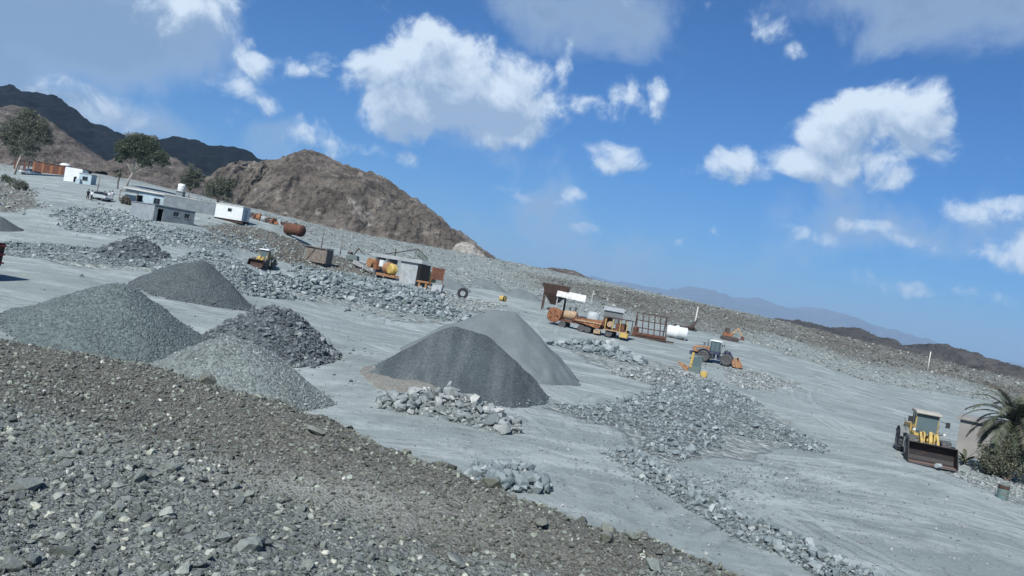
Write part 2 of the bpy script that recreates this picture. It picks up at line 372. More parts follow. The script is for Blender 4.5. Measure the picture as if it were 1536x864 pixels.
def gravel_mat(name, base, size, contrast=0.5, streak=None, bs=0.8, tint=(1, 1, 1)):
    m, b, p = new_mat(name); o = wpos(b)
    cell = b.voro(o, 1.0 / size, 'F1', 'Color'); sep = b.n('ShaderNodeSeparateColor'); b.put(sep.inputs[0], cell)
    d = b.voro(o, 1.0 / size, 'F1', 'Distance'); d2 = b.voro(o, 2.7 / size, 'F1', 'Distance')
    k = b.rng(sep.outputs[0], 0, 1, 1 - contrast, 1 + contrast)
    f, _ = b.noise(o, 0.5, 5, 0.6); f2, _ = b.noise(o, 3.1, 5, 0.65)
    c = b.mix(b.rng(f, 0.3, 0.7), C4([x * 0.86 for x in base]), C4([min(1, x * 1.14) for x in base]))
    c = b.mix(b.rng(f2, 0.35, 0.7, 0, 0.35), c, C4([x * 0.8 for x in base]))
    if streak:
        s, _ = b.noise(b.mapping(o, sc=streak[0]), streak[1], 3, 0.5, 0.3)
        c = b.mix(b.rng(s, 0.45, 0.62, 0, streak[3]), c, C4(streak[2]))
    c = b.scale(c, k)
    b.put(p.inputs['Base Color'], c); p.inputs['Roughness'].default_value = 0.95; p.inputs['Specular IOR Level'].default_value = 0.15
    h = b.m('ADD', b.m('MULTIPLY', d, -1.0), b.m('MULTIPLY', d2, -0.4)); bump(b, p, h, bs, size * 0.8)
    return m

# ------------------------------------------------------------------ terrain: heights from surveyed points
SURV = [ # (u, v, ground distance)
 (0,470,45),(0,400,64),(0,350,89),(60,310,112),(90,285,160),(47,263,236),(110,273,218),(0,300,120),(20,262,240),(-300,300,130),(-300,400,60),(-300,220,260),
 (232,331,125),(283,337,128),(196,326,130),(190,300,148),(150,302,158),(135,300,165),(345,331,146),(315,322,150),(390,333,152),(441,354,155),(300,328,160),
 (250,345,112),(150,345,104),(320,350,128),(370,358,136),(430,366,142),(392,405,122),(330,392,104),(300,440,72),(200,400,80),(140,400,76),(240,372,98),
 (470,389,142),(520,385,158),(540,398,148),(482,370,162),(600,421,132),(650,432,130),(693,448,138),(753,452,142),(560,440,116),(480,425,112),(660,478,100),
 (835,468,145),(880,502,116),(940,508,118),(970,507,128),(1015,510,136),(1070,546,108),(1040,496,160),(1093,509,158),(1110,548,108),
 (1391,557,192),(1300,575,150),(1536,622,140),(1450,596,152),(1200,535,150),(1440,692,61),(1400,702,57),(1504,750,48),(1536,864,31),(1200,864,26),
 (1000,740,34),(800,700,34),(600,620,41),(500,470,84),(600,500,80),(420,530,52),(200,560,42),(900,580,63),(1000,565,82),(1200,580,105),(1300,660,66),(1100,650,56),(900,660,44),(700,560,54),
 (640,395,190),(700,418,205),(560,360,235),(450,335,235),(400,322,270),(520,348,310),(700,388,340),(620,366,300),(780,400,330),(850,412,310),(1000,444,290),(1150,476,270),(1300,515,250),(1400,540,238),(1536,572,225),(1800,632,215),
 (850,440,200),(1000,470,195),(1150,505,180),(1300,545,178),(1450,575,180),(1800,720,120),(1800,900,40),(300,300,250),(200,275,260),(100,255,290),(250,300,200),
 (850,424,345),(1000,455,340),(1150,489,330),(1300,529,320),(1400,555,310),(1536,589,300),(1800,652,290),
 (1536,700,75),(1250,780,36),(1100,790,32),
]
_sp = np.array([tuple(P(u, v, Y)) for u, v, Y in SURV] + [(-40,-30,CAMZ-7.5),(0,-40,CAMZ-7.6),(60,-30,CAMZ-8),(0,5,CAMZ-7.6),(-30,5,CAMZ-7.2),(30,5,CAMZ-8)])
_S = 100.0
def _tps_fit(p, lam):
    n = len(p); xy = p[:, :2] / _S; d = np.linalg.norm(xy[:, None] - xy[None], axis=2)
    K = np.where(d > 0, d * d * np.log(d + 1e-12), 0) + lam * np.eye(n); Q = np.c_[np.ones(n), xy]
    A = np.block([[K, Q], [Q.T, np.zeros((3, 3))]]); return np.linalg.solve(A, np.r_[p[:, 2], 0, 0, 0]), xy
_w, _xy = _tps_fit(_sp, 0.0015)
XMIN, XMAX, YMIN, YMAX = -290.0, 290.0, -40.0, 345.0
def Hbase(x, y):
    x = np.asarray(x, float); y = np.asarray(y, float); sh_ = np.broadcast(x, y).shape
    X = np.clip(x, XMIN, XMAX).ravel() / _S; Y = np.clip(y, YMIN, YMAX).ravel() / _S; out = np.empty(X.size)
    X, Y = np.broadcast_arrays(X, Y)
    for i in range(0, X.size, 20000):
        q = np.stack([X[i:i+20000], Y[i:i+20000]], 1)
        d2 = ((q[:, None] - _xy[None]) ** 2).sum(2); K = np.where(d2 > 0, 0.5 * d2 * np.log(d2 + 1e-20), 0)
        out[i:i+20000] = K @ _w[:len(_xy)] + _w[-3] + q @ _w[-2:]
    return np.clip(out.reshape(sh_), CAMZ - 9.5, CAMZ + 26)
def H(x, y):
    x = np.asarray(x, float); y = np.asarray(y, float)
    h = Hbase(x, y)
    r = np.hypot(x, y); h = h + 0.10 * fbm(x / 9, y / 9, 0.3, 3) * sstep(15, 40, r)
    h = h * (1 - sstep(330, 520, r)) + (CAMZ - 14) * sstep(330, 520, r)
    return h
def H1(x, y): return float(H(np.array([x]), np.array([y]))[0])
_gY = np.concatenate([np.arange(16, 80, 0.5), np.arange(80, 345, 1.0)])
def G(u, v, lo=None):
    """ground point seen at pixel (u, v)"""
    d = raydir(u, v); k = _gY / d.y
    z = CAMZ + d.z * k - H(d.x * k, d.y * k)
    start = 0 if lo is None else int(np.searchsorted(_gY, lo))
    for i in range(max(1, start), len(z)):
        if z[i] <= 0 and z[i-1] > 0:
            t = z[i-1] / (z[i-1] - z[i]); Y = _gY[i-1] + t * (_gY[i] - _gY[i-1]); q = P(u, v, Y); return Vector((q.x, q.y, H1(q.x, q.y)))
    i = start + int(np.argmin(np.abs(z[start:]))); q = P(u, v, _gY[i]); return Vector((q.x, q.y, H1(q.x, q.y)))
def polyW(pts, lo=None): return np.array([tuple(G(u, v, lo))[:2] for u, v in pts])
def inside(poly, x, y):
    r = np.zeros(x.shape, bool); n = len(poly); j = n - 1
    for i in range(n):
        xi, yi = poly[i]; xj, yj = poly[j]
        c = ((yi > y) != (yj > y)) & (x < (xj - xi) * (y - yi) / (yj - yi + 1e-12) + xi); r ^= c; j = i
    return r
def polydist(poly, x, y):                    # distance to the outline, negative inside
    d = np.full(x.shape, 1e9); n = len(poly)
    for i in range(n):
        a, b_ = poly[i], poly[(i + 1) % n]; e = b_ - a; L = (e ** 2).sum() + 1e-9
        t = np.clip(((x - a[0]) * e[0] + (y - a[1]) * e[1]) / L, 0, 1)
        d = np.minimum(d, np.hypot(x - a[0] - t * e[0], y - a[1] - t * e[1]))
    return np.where(inside(poly, x, y), -d, d)

# ------------------------------------------------------------------ ground sheet
def axis(a, b, fine, step, grow, far):
    inner = np.arange(a, b + fine / 2, fine); r = [inner[-1]]; s = fine
    while r[-1] < far: s = min(s * grow, far * 0.2); r.append(r[-1] + s)
    return inner, np.array(r[1:])
_in, _r = axis(-60, 60, 0.5, 0, 1.035, 14000); gx = np.concatenate([-_r[::-1], _in, _r])
_in, _r = axis(14, 130, 0.5, 0, 1.02, 20000); gy = np.concatenate([np.array([-6000, -1500, -400, -120, -60, -30, -10, 5]), _in, _r])
GX, GY = np.meshgrid(gx, gy)
RUB = {
 'house_slope': [(84,322),(150,306),(200,322),(232,338),(300,348),(390,356),(424,380),(345,372),(270,372),(200,356),(100,346)],
 'bank': [(300,338),(345,334),(441,358),(520,386),(575,402),(585,424),(500,410),(420,392),(385,380),(320,360)],
 'boulder_field': [(392,424),(440,404),(500,404),(570,424),(640,440),(690,466),(660,486),(600,484),(520,462),(430,440)],
 'mid_gravel': [(640,436),(700,446),(760,458),(740,470),(690,468)],
 'talus': [(370,322),(560,350),(745,388),(1000,438),(1536,560),(1760,606),(1760,690),(1536,616),(1450,596),(1300,572),(1180,535),(1120,512),(1050,497),(950,480),(860,468),(810,452),(740,436),(700,432),(640,402),(560,386),(480,366)],
 'boulder_patch': [(846,514),(900,508),(956,534),(1060,556),(1072,590),(1000,586),(940,566),(880,545)],
 'gravel_band': [(1084,552),(1150,560),(1205,574),(1140,586),(1086,574)],
 'spread': [(806,610),(930,616),(1010,592),(1060,570),(1120,592),(1180,630),(1204,662),(1150,690),(1080,690),(1010,706),(960,690),(905,640)],
 'left_windrow': [(0,364),(60,366),(170,380),(250,396),(235,408),(120,402),(40,388),(0,378)],
 'left_knoll': [(-60,260),(20,268),(58,292),(64,312),(30,320),(-60,318)],
 'right_edge': [(1420,708),(1470,706),(1600,740),(1600,790),(1510,752)],
}
RUBW = {k: polyW(v, lo=125 if k == 'talus' else None) for k, v in RUB.items()}
RUBW['talus'] = np.vstack([RUBW['talus']])
near = (np.hypot(GX, GY) < 420) & (GY > 0)
z = np.where(near, 0, CAMZ - 14.0); z[near] = H(GX[near], GY[near])
# stays below the bank the camera stands on
rubm = np.zeros_like(GX); brn = np.zeros_like(GX)
for k, pw in RUBW.items():
    d = polydist(pw, GX[near], GY[near]); w = 9.0 if k == 'talus' else 3.0
    rubm[near] = np.maximum(rubm[near], sstep(w * 0.35, -w * 0.65, d + 1.6 * fbm(GX[near] / 4, GY[near] / 4, 2.2, 3)))
rubm[~near] = 1.0
rubm = np.where(near & (np.hypot(GX, GY) > 300), 1.0, rubm)
for k, amt in (('bank', 1.0), ('left_knoll', .7)):
    d = polydist(RUBW[k], GX[near], GY[near]); brn[near] = np.maximum(brn[near], amt * sstep(4, -3, d))
ridge = polyW([(800,412),(1000,446),(1150,478),(1300,512),(1536,566),(1760,612),(1760,670),(1536,600),(1400,560),(1290,540),(1150,500),(1040,492),(960,470),(880,450),(800,425)], lo=150)
d = polydist(ridge, GX[near], GY[near]); brn[near] = np.maximum(brn[near], sstep(14, -12, d) * np.clip(0.8 + 0.9 * fbm(GX[near] / 22, GY[near] / 22, 1.0, 3), 0, 1))
brn[~near] = 0.7
amp = np.clip(np.hypot(GX, GY) / 150, 0.25, 1.3)
z = z + near * rubm * amp * (0.42 * fbm(GX / 3.3, GY / 3.3, 1.7, 4, 0.6) + 0.5 * fbm(GX / 16, GY / 16, 5.5, 3))
z = z + near * (1 - rubm) * 0.05 * fbm(GX / 2.2, GY / 5, 3.1, 3)
Vt = np.stack([GX, GY, z], -1).reshape(-1, 3)
mg, b, p = new_mat('quarry_ground'); o = wpos(b)
ra = b.n('ShaderNodeAttribute', attribute_name='rubble'); ba = b.n('ShaderNodeAttribute', attribute_name='brown')
f, _ = b.noise(o, 0.045, 6, 0.6, 0.6); f2, _ = b.noise(b.mapping(o, rot=(0, 0, -0.5), sc=(0.14, 0.32, 1)), 1.0, 9, 0.68, 0.4)
f3, _ = b.noise(b.mapping(o, rot=(0, 0, 0.6), sc=(0.10, 0.24, 1)), 1.6, 9, 0.68, 0.5); f4, _ = b.noise(o, 2.6, 6, 0.7); f5, _ = b.noise(o, 14.0, 4, 0.7)
yard = b.mix(b.rng(f, 0.32, 0.7), (.192, .225, .219, 1), (.264, .300, .290, 1))
yard = b.mix(b.rng(f2, 0.49, 0.64, 0, 0.9), yard, (.355, .392, .378, 1))                 # dusty wheel-polished streaks
yard = b.mix(b.rng(f3, 0.54, 0.7, 0, 0.55), yard, (.132, .160, .158, 1))                # damp, compacted streaks
yard = b.mix(b.rng(f4, 0.54, 0.70, 0, 0.55), yard, (.135, .152, .155, 1))
yard = b.mix(b.rng(f5, 0.58, 0.72, 0, 0.5), yard, (.36, .385, .38, 1))
f6, _ = b.noise(o, 0.32, 7, 0.68, 0.5); yard = b.mix(b.rng(f6, 0.52, 0.66, 0, 0.5), yard, (.142, .165, .160, 1)); yard = b.mix(b.rng(f6, 0.44, 0.34, 0, 0.4), yard, (.315, .355, .345, 1))
# wheel tracks: pairs of arcs worn into the dust, (centre x, centre y, radius)
fn, _ = b.noise(o, 0.8, 4, 0.6); wob = b.m('MULTIPLY', b.m('SUBTRACT', fn, .5), 0.9); trk = None
for (cx, cy, R) in [(24, 20, 21), (24, 21, 26.5), (60, 40, 48), (62, 38, 57), (-30, 150, 110), (-34, 148, 116), (70, 110, 62), (72, 112, 69), (-60, 20, 66), (-58, 16, 74), (30, 60, 17), (90, -20, 96), (88, -24, 105), (10, 90, 24), (20, -60, 96), (24, -62, 104), (140, 60, 110), (-90, 100, 78)]:
    d_ = b.m('ADD', b.v('DISTANCE', o, (cx, cy, 2.5)), wob); d_ = b.m('ABSOLUTE', b.m('SUBTRACT', b.m('ABSOLUTE', b.m('SUBTRACT', d_, R)), 1.05)); trk = d_ if trk is None else b.m('MINIMUM', trk, d_)
tm = b.rng(trk, .12, .38, 1, 0, True); brk, _ = b.noise(o, .11, 4, .6); tm = b.m('MULTIPLY', tm, b.rng(brk, .42, .58)); fine, _ = b.noise(o, 7.0, 5, .7)
yard = b.mix(b.m('MULTIPLY', tm, b.rng(fine, .35, .6, .1, .5)), yard, (.34, .375, .365, 1))
te = b.m('MULTIPLY', b.rng(b.m('ABSOLUTE', b.m('SUBTRACT', trk, .42)), .03, .12, 1, 0, True), b.rng(brk, .42, .58)); yard = b.mix(b.m('MULTIPLY', te, .3), yard, (.115, .138, .136, 1))
# scattered grit
pc_ = b.voro(o, 9.0, 'F1', 'Color'); ps = b.n('ShaderNodeSeparateColor'); b.put(ps.inputs[0], pc_); pd = b.voro(o, 9.0); grit = b.m('MULTIPLY', b.m('GREATER_THAN', ps.outputs[0], .80), b.m('LESS_THAN', pd, .34)); grit = b.m('MULTIPLY', grit, b.rng(f6, .40, .55))
yard = b.mix(b.m('MULTIPLY', grit, .8), yard, b.ramp(ps.outputs[1], [(0, (.075, .09, .09)), (.6, (.16, .18, .175)), (1, (.42, .45, .43))]))
vc = b.voro(o, 1.7, 'F1', 'Color'); sc_ = b.n('ShaderNodeSeparateColor'); b.put(sc_.inputs[0], vc); vd = b.voro(o, 1.7)
vc2 = b.voro(o, 5.2, 'F1', 'Color'); sc2 = b.n('ShaderNodeSeparateColor'); b.put(sc2.inputs[0], vc2); vd2 = b.voro(o, 5.2)
g_ = b.m('MULTIPLY_ADD', sc_.outputs[0], 0.5, b.m('MULTIPLY', sc2.outputs[0], 0.5))
rubc = b.ramp(g_, [(.1, (.12, .138, .134)), (.45, (.205, .228, .218)), (.75, (.275, .298, .284)), (.95, (.39, .41, .385))])
rubc = b.mix(b.rng(f, .35, .65), rubc, b.mix(1.0, rubc, (1.12, 1.15, 1.12, 1), 'MULTIPLY'))
brc = b.ramp(g_, [(.1, (.075, .073, .062)), (.5, (.128, .125, .108)), (.9, (.20, .196, .172))])
fb, _ = b.noise(o, 0.06, 5, 0.6, 0.5)
brc = b.mix(b.rng(fb, .45, .62), brc, b.mix(1.0, brc, (.80, .72, .66, 1), 'MULTIPLY'))
rubc = b.mix(ba.outputs['Fac'], rubc, brc)
msk = b.rng(b.m('ADD', ra.outputs['Fac'], b.m('MULTIPLY', b.m('SUBTRACT', f4, .5), .5)), .35, .6)
b.put(p.inputs['Base Color'], b.mix(msk, yard, rubc)); p.inputs['Roughness'].default_value = .95; p.inputs['Specular IOR Level'].default_value = 0.12
hb = b.m('ADD', b.m('MULTIPLY', f4, .10), b.m('MULTIPLY', f5, .025))
hb = b.m('ADD', hb, b.m('MULTIPLY', msk, b.m('ADD', b.m('MULTIPLY', vd, -.35), b.m('MULTIPLY', vd2, -.14))))
hb = b.m('ADD', hb, b.m('MULTIPLY', f2, .05)); hb = b.m('ADD', hb, b.m('MULTIPLY', tm, -.025)); hb = b.m('ADD', hb, b.m('MULTIPLY', te, .025)); hb = b.m('ADD', hb, b.m('MULTIPLY', grit, .05))
bump(b, p, hb, 0.85, 1.0)
me = np_mesh('ground', Vt, grid_faces(len(gy), len(gx)), mg)
for nm, arr in (('rubble', rubm), ('brown', brn)):
    at = me.attributes.new(nm, 'FLOAT', 'POINT'); at.data.foreach_set('value', arr.astype(np.float32).ravel())
tag(link('ground', me), 'grey dusty quarry floor rising to stony slopes behind', 'ground', kind='structure')

# ------------------------------------------------------------------ mountains
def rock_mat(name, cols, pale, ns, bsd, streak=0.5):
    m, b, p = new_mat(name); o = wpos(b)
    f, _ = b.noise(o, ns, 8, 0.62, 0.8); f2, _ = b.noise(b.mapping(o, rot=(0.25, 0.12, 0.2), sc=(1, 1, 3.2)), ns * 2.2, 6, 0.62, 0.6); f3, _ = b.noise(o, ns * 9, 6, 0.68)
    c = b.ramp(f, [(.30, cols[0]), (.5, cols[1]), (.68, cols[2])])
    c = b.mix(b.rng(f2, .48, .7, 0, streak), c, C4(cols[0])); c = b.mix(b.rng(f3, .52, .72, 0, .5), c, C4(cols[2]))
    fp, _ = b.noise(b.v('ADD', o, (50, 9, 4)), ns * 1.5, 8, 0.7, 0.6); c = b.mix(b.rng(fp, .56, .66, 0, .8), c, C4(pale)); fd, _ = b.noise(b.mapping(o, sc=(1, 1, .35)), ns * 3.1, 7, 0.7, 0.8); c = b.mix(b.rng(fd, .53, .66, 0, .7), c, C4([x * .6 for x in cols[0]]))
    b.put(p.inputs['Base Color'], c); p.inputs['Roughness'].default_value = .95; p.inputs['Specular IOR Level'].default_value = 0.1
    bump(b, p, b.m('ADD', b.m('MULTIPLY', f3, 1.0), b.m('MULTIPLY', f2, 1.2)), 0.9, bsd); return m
def mountain(name, label, crest, width, zbase, mat, rough, gul, seed, n=260, rows=70, back=18, prof=1.0, spur=0.0, cliff=0.0):
    q = np.array([tuple(P(u, v, Y)) for u, v, Y in crest]); L = np.r_[0, np.cumsum(np.linalg.norm(np.diff(q[:, :2], axis=0), axis=1))]
    s = np.linspace(0, L[-1], n); cx, cy, cz = (np.interp(s, L, q[:, i]) for i in range(3))
    cz = cz + rough * 0.35 * fbm(s / (gul * 1.0), seed, 0, 4, 0.6) * np.clip((cz - zbase) / (rough * 4), 0.15, 1)
    t = np.r_[np.linspace(0, 1, rows), 1 + np.linspace(0, 1, back + 1)[1:]]
    S, T = np.meshgrid(s, t); front = T <= 1; tt = np.where(front, T, 2 - T)
    hgt = cz[None] - zbase; wid = width * (0.35 + 0.65 * hgt / hgt.max())
    off = np.where(front, -(1 - T) * wid, (T - 1) * wid * 1.2)
    pz = tt ** prof
    if cliff: pz = pz * (1 - cliff) + cliff * sstep(0.18, 0.62, tt)
    X = np.broadcast_to(cx[None], S.shape).copy(); Y = cy[None] + off; Z = zbase + hgt * pz
    env = np.sin(np.pi * np.clip(tt, 0, 1)) ** 0.7
    g1_ = ridged(S / (gul * 2.2) + 0.5 * fbm(S / (gul * 2), T * 2, seed, 3), T * 0.7, seed, 3, 0.5)
    dsp = rough * env * (0.55 * (g1_ - 0.45) + 0.8 * fbm(S / (gul * 3), T * 1.5, seed + 3, 2)) * np.clip(hgt / (rough * 2.0), 0.1, 1)
    dsp = dsp + 0.62 * rough * env * fbm(S / (gul * 0.8), T * wid / (gul * 0.9), seed + 5, 6, 0.66) + 0.30 * rough * env * (ridged(S / (gul * 0.7), T * wid / (gul * 1.6), seed + 1, 4, 0.6) - 0.5)
    Y = Y - dsp * 1.0; Z = Z + dsp * 0.40; X = X + 0.3 * rough * env * fbm(S / gul, T * 3, seed + 9, 4)
    Z = Z + 0.17 * rough * np.clip(tt * 1.5, 0, 1) * fbm(S / (gul * 0.25), T * wid / (gul * 0.25), seed + 7, 4, 0.6)
    if spur: Y = Y - spur * env * np.maximum(0, fbm(S / (gul * 6), 0.5, seed + 2, 2))
    o = link(name, np_mesh(name, np.stack([X, Y, Z], -1).reshape(-1, 3), grid_faces(len(t), n), mat))
    return tag(o, label, 'mountain', kind='structure')
M_BROWN = rock_mat('brown_rock', [(.078, .068, .058), (.165, .144, .121), (.25, .222, .188)], (.38, .355, .31), 0.055, 3.2)
M_HILL = rock_mat('brown_hill_rock', [(.075, .066, .060), (.135, .118, .105), (.19, .17, .15)], (.28, .26, .23), 0.06, 2.2)
M_DARK = rock_mat('dark_gabbro', [(.004, .008, .012), (.007, .012, .017), (.011, .017, .022)], (.018, .023, .026), 0.02, 3.0)  # near-black tones carry the cloud shade in the colour; no cloud casts it
M_FAR = rock_mat('far_rock', [(.04, .044, .048), (.065, .07, .074), (.10, .10, .10)], (.15, .15, .145), 0.0012, 40.0)
M_DARK2 = rock_mat('dark_hill_rock', [(.045, .045, .043), (.075, .07, .064), (.12, .11, .10)], (.15, .14, .125), 0.014, 6.0)

mountain('mountain', 'broad brown rocky mountain with a notched summit behind the white container',
 [(300,330,400),(326,306,400),(338,288,400),(352,270,402),(384,249,405),(410,244,410),(437,241,420),(455,231,430),(468,227,432),(476,230,432),(490,233,432),(505,241,430),(518,249,428),(550,262,425),(556,259,424),(580,270,420),(610,292,415),(640,311,408),(665,331,400),(676,346,396),(692,350,392),(715,368,386),(740,388,380),(775,400,372),(815,409,360)],
 115, CAMZ + 2, M_BROWN, 7.0, 17.0, 3.3, n=420, rows=120, prof=0.85, cliff=0.35)
mountain('hill', 'light brown hill slope behind the rusty sheds and trees',
 [(-160,150,420),(-60,158,410),(0,166,400),(28,158,398),(52,170,396),(80,186,390),(110,206,380),(140,232,370),(160,244,360),(185,250,350),(230,262,340)],
 110, CAMZ + 8, M_HILL, 7.0, 16.0, 8.1, n=280, rows=90)
mountain('hill', 'pale brown knoll rising behind the spreading trees and block house',
 [(130,262,340),(165,246,345),(200,228,350),(232,222,352),(262,236,350),(290,256,345),(318,284,335),(340,305,330)],
 70, CAMZ + 6, M_HILL, 4.0, 12.0, 12.4, n=200, rows=70)
mountain('mountain', 'dark jagged mountain range in cloud shade above the brown hills',  # the cloud shade is in the rock colour; no cloud casts it
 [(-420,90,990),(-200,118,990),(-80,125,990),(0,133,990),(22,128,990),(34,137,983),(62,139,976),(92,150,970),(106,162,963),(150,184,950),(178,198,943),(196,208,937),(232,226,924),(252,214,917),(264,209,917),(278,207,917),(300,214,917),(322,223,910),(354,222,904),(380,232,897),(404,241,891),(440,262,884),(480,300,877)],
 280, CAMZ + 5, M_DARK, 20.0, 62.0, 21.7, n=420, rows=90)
mountain('mountain', 'small brown peak showing between the two dark mountain crests',
 [(150,236,2100),(185,212,2100),(204,199,2100),(216,203,2100),(234,204,2100),(250,216,2100),(275,240,2100)],
 500, CAMZ + 5, M_HILL, 40.0, 90.0, 31.7, n=140, rows=40)
mountain('mountain', 'hazy blue mountain chain on the horizon beyond the stony ridge',
 [(560,380,18000),(700,396,18000),(820,408,18000),(880,414,18000),(940,425,18000),(985,433,18000),(1010,433,18000),(1038,430,18000),(1062,437,18000),(1098,447,18000),(1130,446,18000),(1152,456,18000),(1180,464,18000),(1206,463,18000),(1236,464,18000),(1262,474,18000),(1300,489,18000),(1350,504,18000),(1390,516,18000),(1440,529,18000),(1490,542,18000),(1540,550,18000),(1700,578,18000)],
 5000, CAMZ - 260, M_FAR, 420.0, 1300.0, 41.7, n=320, rows=60)
M_PALE = rock_mat('pale_rock', [(.20, .185, .155), (.29, .275, .24), (.38, .36, .32)], (.44, .42, .38), 0.12, .8)
mountain('rock_outcrop', 'pale rock outcrop at the right foot of the broad brown mountain',
 [(660,384,352),(670,377,352),(682,368,352),(692,363,352),(700,362,352),(710,367,350),(718,374,350),(732,388,348)], 16, CAMZ + 6, M_PALE, 1.6, 4.0, 71.3, n=90, rows=40)
mountain('hill', 'low brown hump on the skyline right of the broad mountain',
 [(770,412,430),(800,406,430),(818,402,430),(845,403,430),(862,406,428),(875,413,426),(892,420,424),(920,430,420)], 40, CAMZ + 1, M_BROWN, 2.0, 8.0, 61.7, n=120, rows=30)
mountain('hill', 'low dark brown hills at the right end of the stony ridge',
 [(1130,478,900),(1182,480,900),(1206,482,900),(1240,489,890),(1270,491,880),(1292,492,870),(1310,501,860),(1335,508,850),(1360,520,840),(1384,524,830),(1402,517,820),(1414,516,820),(1428,522,815),(1444,524,810),(1460,536,800),(1484,546,790),(1510,554,780),(1560,566,770)],
 170, CAMZ - 22, M_DARK2, 14.0, 40.0, 51.7, n=260, rows=50)

# ------------------------------------------------------------------ stones
def rock_mesh(name, mat, seed, npts=15, flat=0.7):
    r = random.Random(seed); bm = bmesh.new()
    ax = (1.0, r.uniform(0.62, 0.9), r.uniform(flat * 0.7, flat))
    for i in range(npts):
        d_ = Vector((r.gauss(0, 1), r.gauss(0, 1), r.gauss(0, 1))).normalized() * r.uniform(0.8, 1.05)
        bm.verts.new((d_.x * ax[0] * .5, d_.y * ax[1] * .5, d_.z * ax[2] * .5))
    bmesh.ops.convex_hull(bm, input=bm.verts)
    for v_ in [v_ for v_ in bm.verts if not v_.link_faces]: bm.verts.remove(v_)
    m_ = bpy.data.meshes.new(name); bm.to_mesh(m_); bm.free(); m_.materials.append(mat); return m_
PROTO = {}
def protos(mat):
    if mat.name not in PROTO:
        PROTO[mat.name] = [rock_mesh('stone', mat, hash_seed(mat.name) + i, 13 + i % 8, (0.55, 0.7, 0.85)[i % 3]) for i in range(14)]
    return PROTO[mat.name]
def hash_seed(s): return sum(ord(c) * (i + 3) for i, c in enumerate(s))
GNT = {}
def gn_tree(mat):
    if mat.name in GNT: return GNT[mat.name]
    c = bpy.data.collections.new('stone_kinds_' + mat.name)
    for i, m_ in enumerate(protos(mat)): c.objects.link(bpy.data.objects.new('stone_kind', m_))
    t = bpy.data.node_groups.new('scatter_' + mat.name, 'GeometryNodeTree')
    t.interface.new_socket('Geometry', in_out='INPUT', socket_type='NodeSocketGeometry'); t.interface.new_socket('Geometry', in_out='OUTPUT', socket_type='NodeSocketGeometry')
    N = t.nodes; L = t.links; gi = N.new('NodeGroupInput'); go = N.new('NodeGroupOutput')
    ci = N.new('GeometryNodeCollectionInfo'); ci.inputs['Collection'].default_value = c; ci.inputs['Separate Children'].default_value = True; ci.inputs['Reset Children'].default_value = True
    ip = N.new('GeometryNodeInstanceOnPoints'); ip.inputs['Pick Instance'].default_value = True
    def na(nm, ty):
        a = N.new('GeometryNodeInputNamedAttribute'); a.data_type = ty; a.inputs[0].default_value = nm; return a.outputs['Attribute']
    er = N.new('FunctionNodeEulerToRotation'); L.new(na('rot', 'FLOAT_VECTOR'), er.inputs[0])
    L.new(gi.outputs[0], ip.inputs['Points']); L.new(ci.outputs[0], ip.inputs['Instance']); L.new(na('idx', 'INT'), ip.inputs['Instance Index'])
    L.new(er.outputs[0], ip.inputs['Rotation']); L.new(na('scl', 'FLOAT_VECTOR'), ip.inputs['Scale']); L.new(ip.outputs[0], go.inputs[0])
    GNT[mat.name] = t; return t
def scatter(name, pts, size, mat, seed, parent=None, label=None, cat=None, tilt=0.5):
    """many small stones: one object of kind stuff"""
    rs = np.random.RandomState(seed); n = len(pts)
    me = bpy.data.meshes.new(name); me.vertices.add(n); me.vertices.foreach_set('co', np.asarray(pts, np.float32).ravel())
    rot = np.stack([rs.normal(0, tilt, n), rs.normal(0, tilt, n), rs.uniform(0, 6.283, n)], 1)
    scl = np.asarray(size)[:, None] * rs.uniform(0.75, 1.25, (n, 3))
    a = me.attributes.new('rot', 'FLOAT_VECTOR', 'POINT'); a.data.foreach_set('vector', rot.astype(np.float32).ravel())
    a = me.attributes.new('scl', 'FLOAT_VECTOR', 'POINT'); a.data.foreach_set('vector', scl.astype(np.float32).ravel())
    a = me.attributes.new('idx', 'INT', 'POINT'); a.data.foreach_set('value', rs.randint(0, 14, n).astype(np.int32))
    o = link(name, me, parent); md = o.modifiers.new('stones', 'NODES'); md.node_group = gn_tree(mat)
    return tag(o, label, cat, kind='stuff')
def stones(pts, size, mat, seed, parent, name='stone', tilt=0.5):
    """stones one can pick apart: each an object of its own under its heap"""
    rs = np.random.RandomState(seed); pr = protos(mat)
    for q, s in zip(pts, size):
        o = bpy.data.objects.new(name, pr[rs.randint(len(pr))]); COL.objects.link(o); o.parent = parent
        o.location = q; o.rotation_euler = (rs.normal(0, tilt), rs.normal(0, tilt), rs.uniform(0, 6.283))
        k = rs.uniform(0.8, 1.2, 3) * s; o.scale = k
def power(rs, n, a, b_, e=2.2):
    u_ = rs.uniform(0, 1, n); return (a ** (1 - e) + u_ * (b_ ** (1 - e) - a ** (1 - e))) ** (1 / (1 - e))
def in_poly(poly, n, rs):
    lo, hi = poly.min(0), poly.max(0); out = np.zeros((0, 2))
    while len(out) < n:
        q = rs.uniform(lo, hi, (n * 3, 2)); out = np.vstack([out, q[inside(poly, q[:, 0], q[:, 1])]])
    return out[:n]

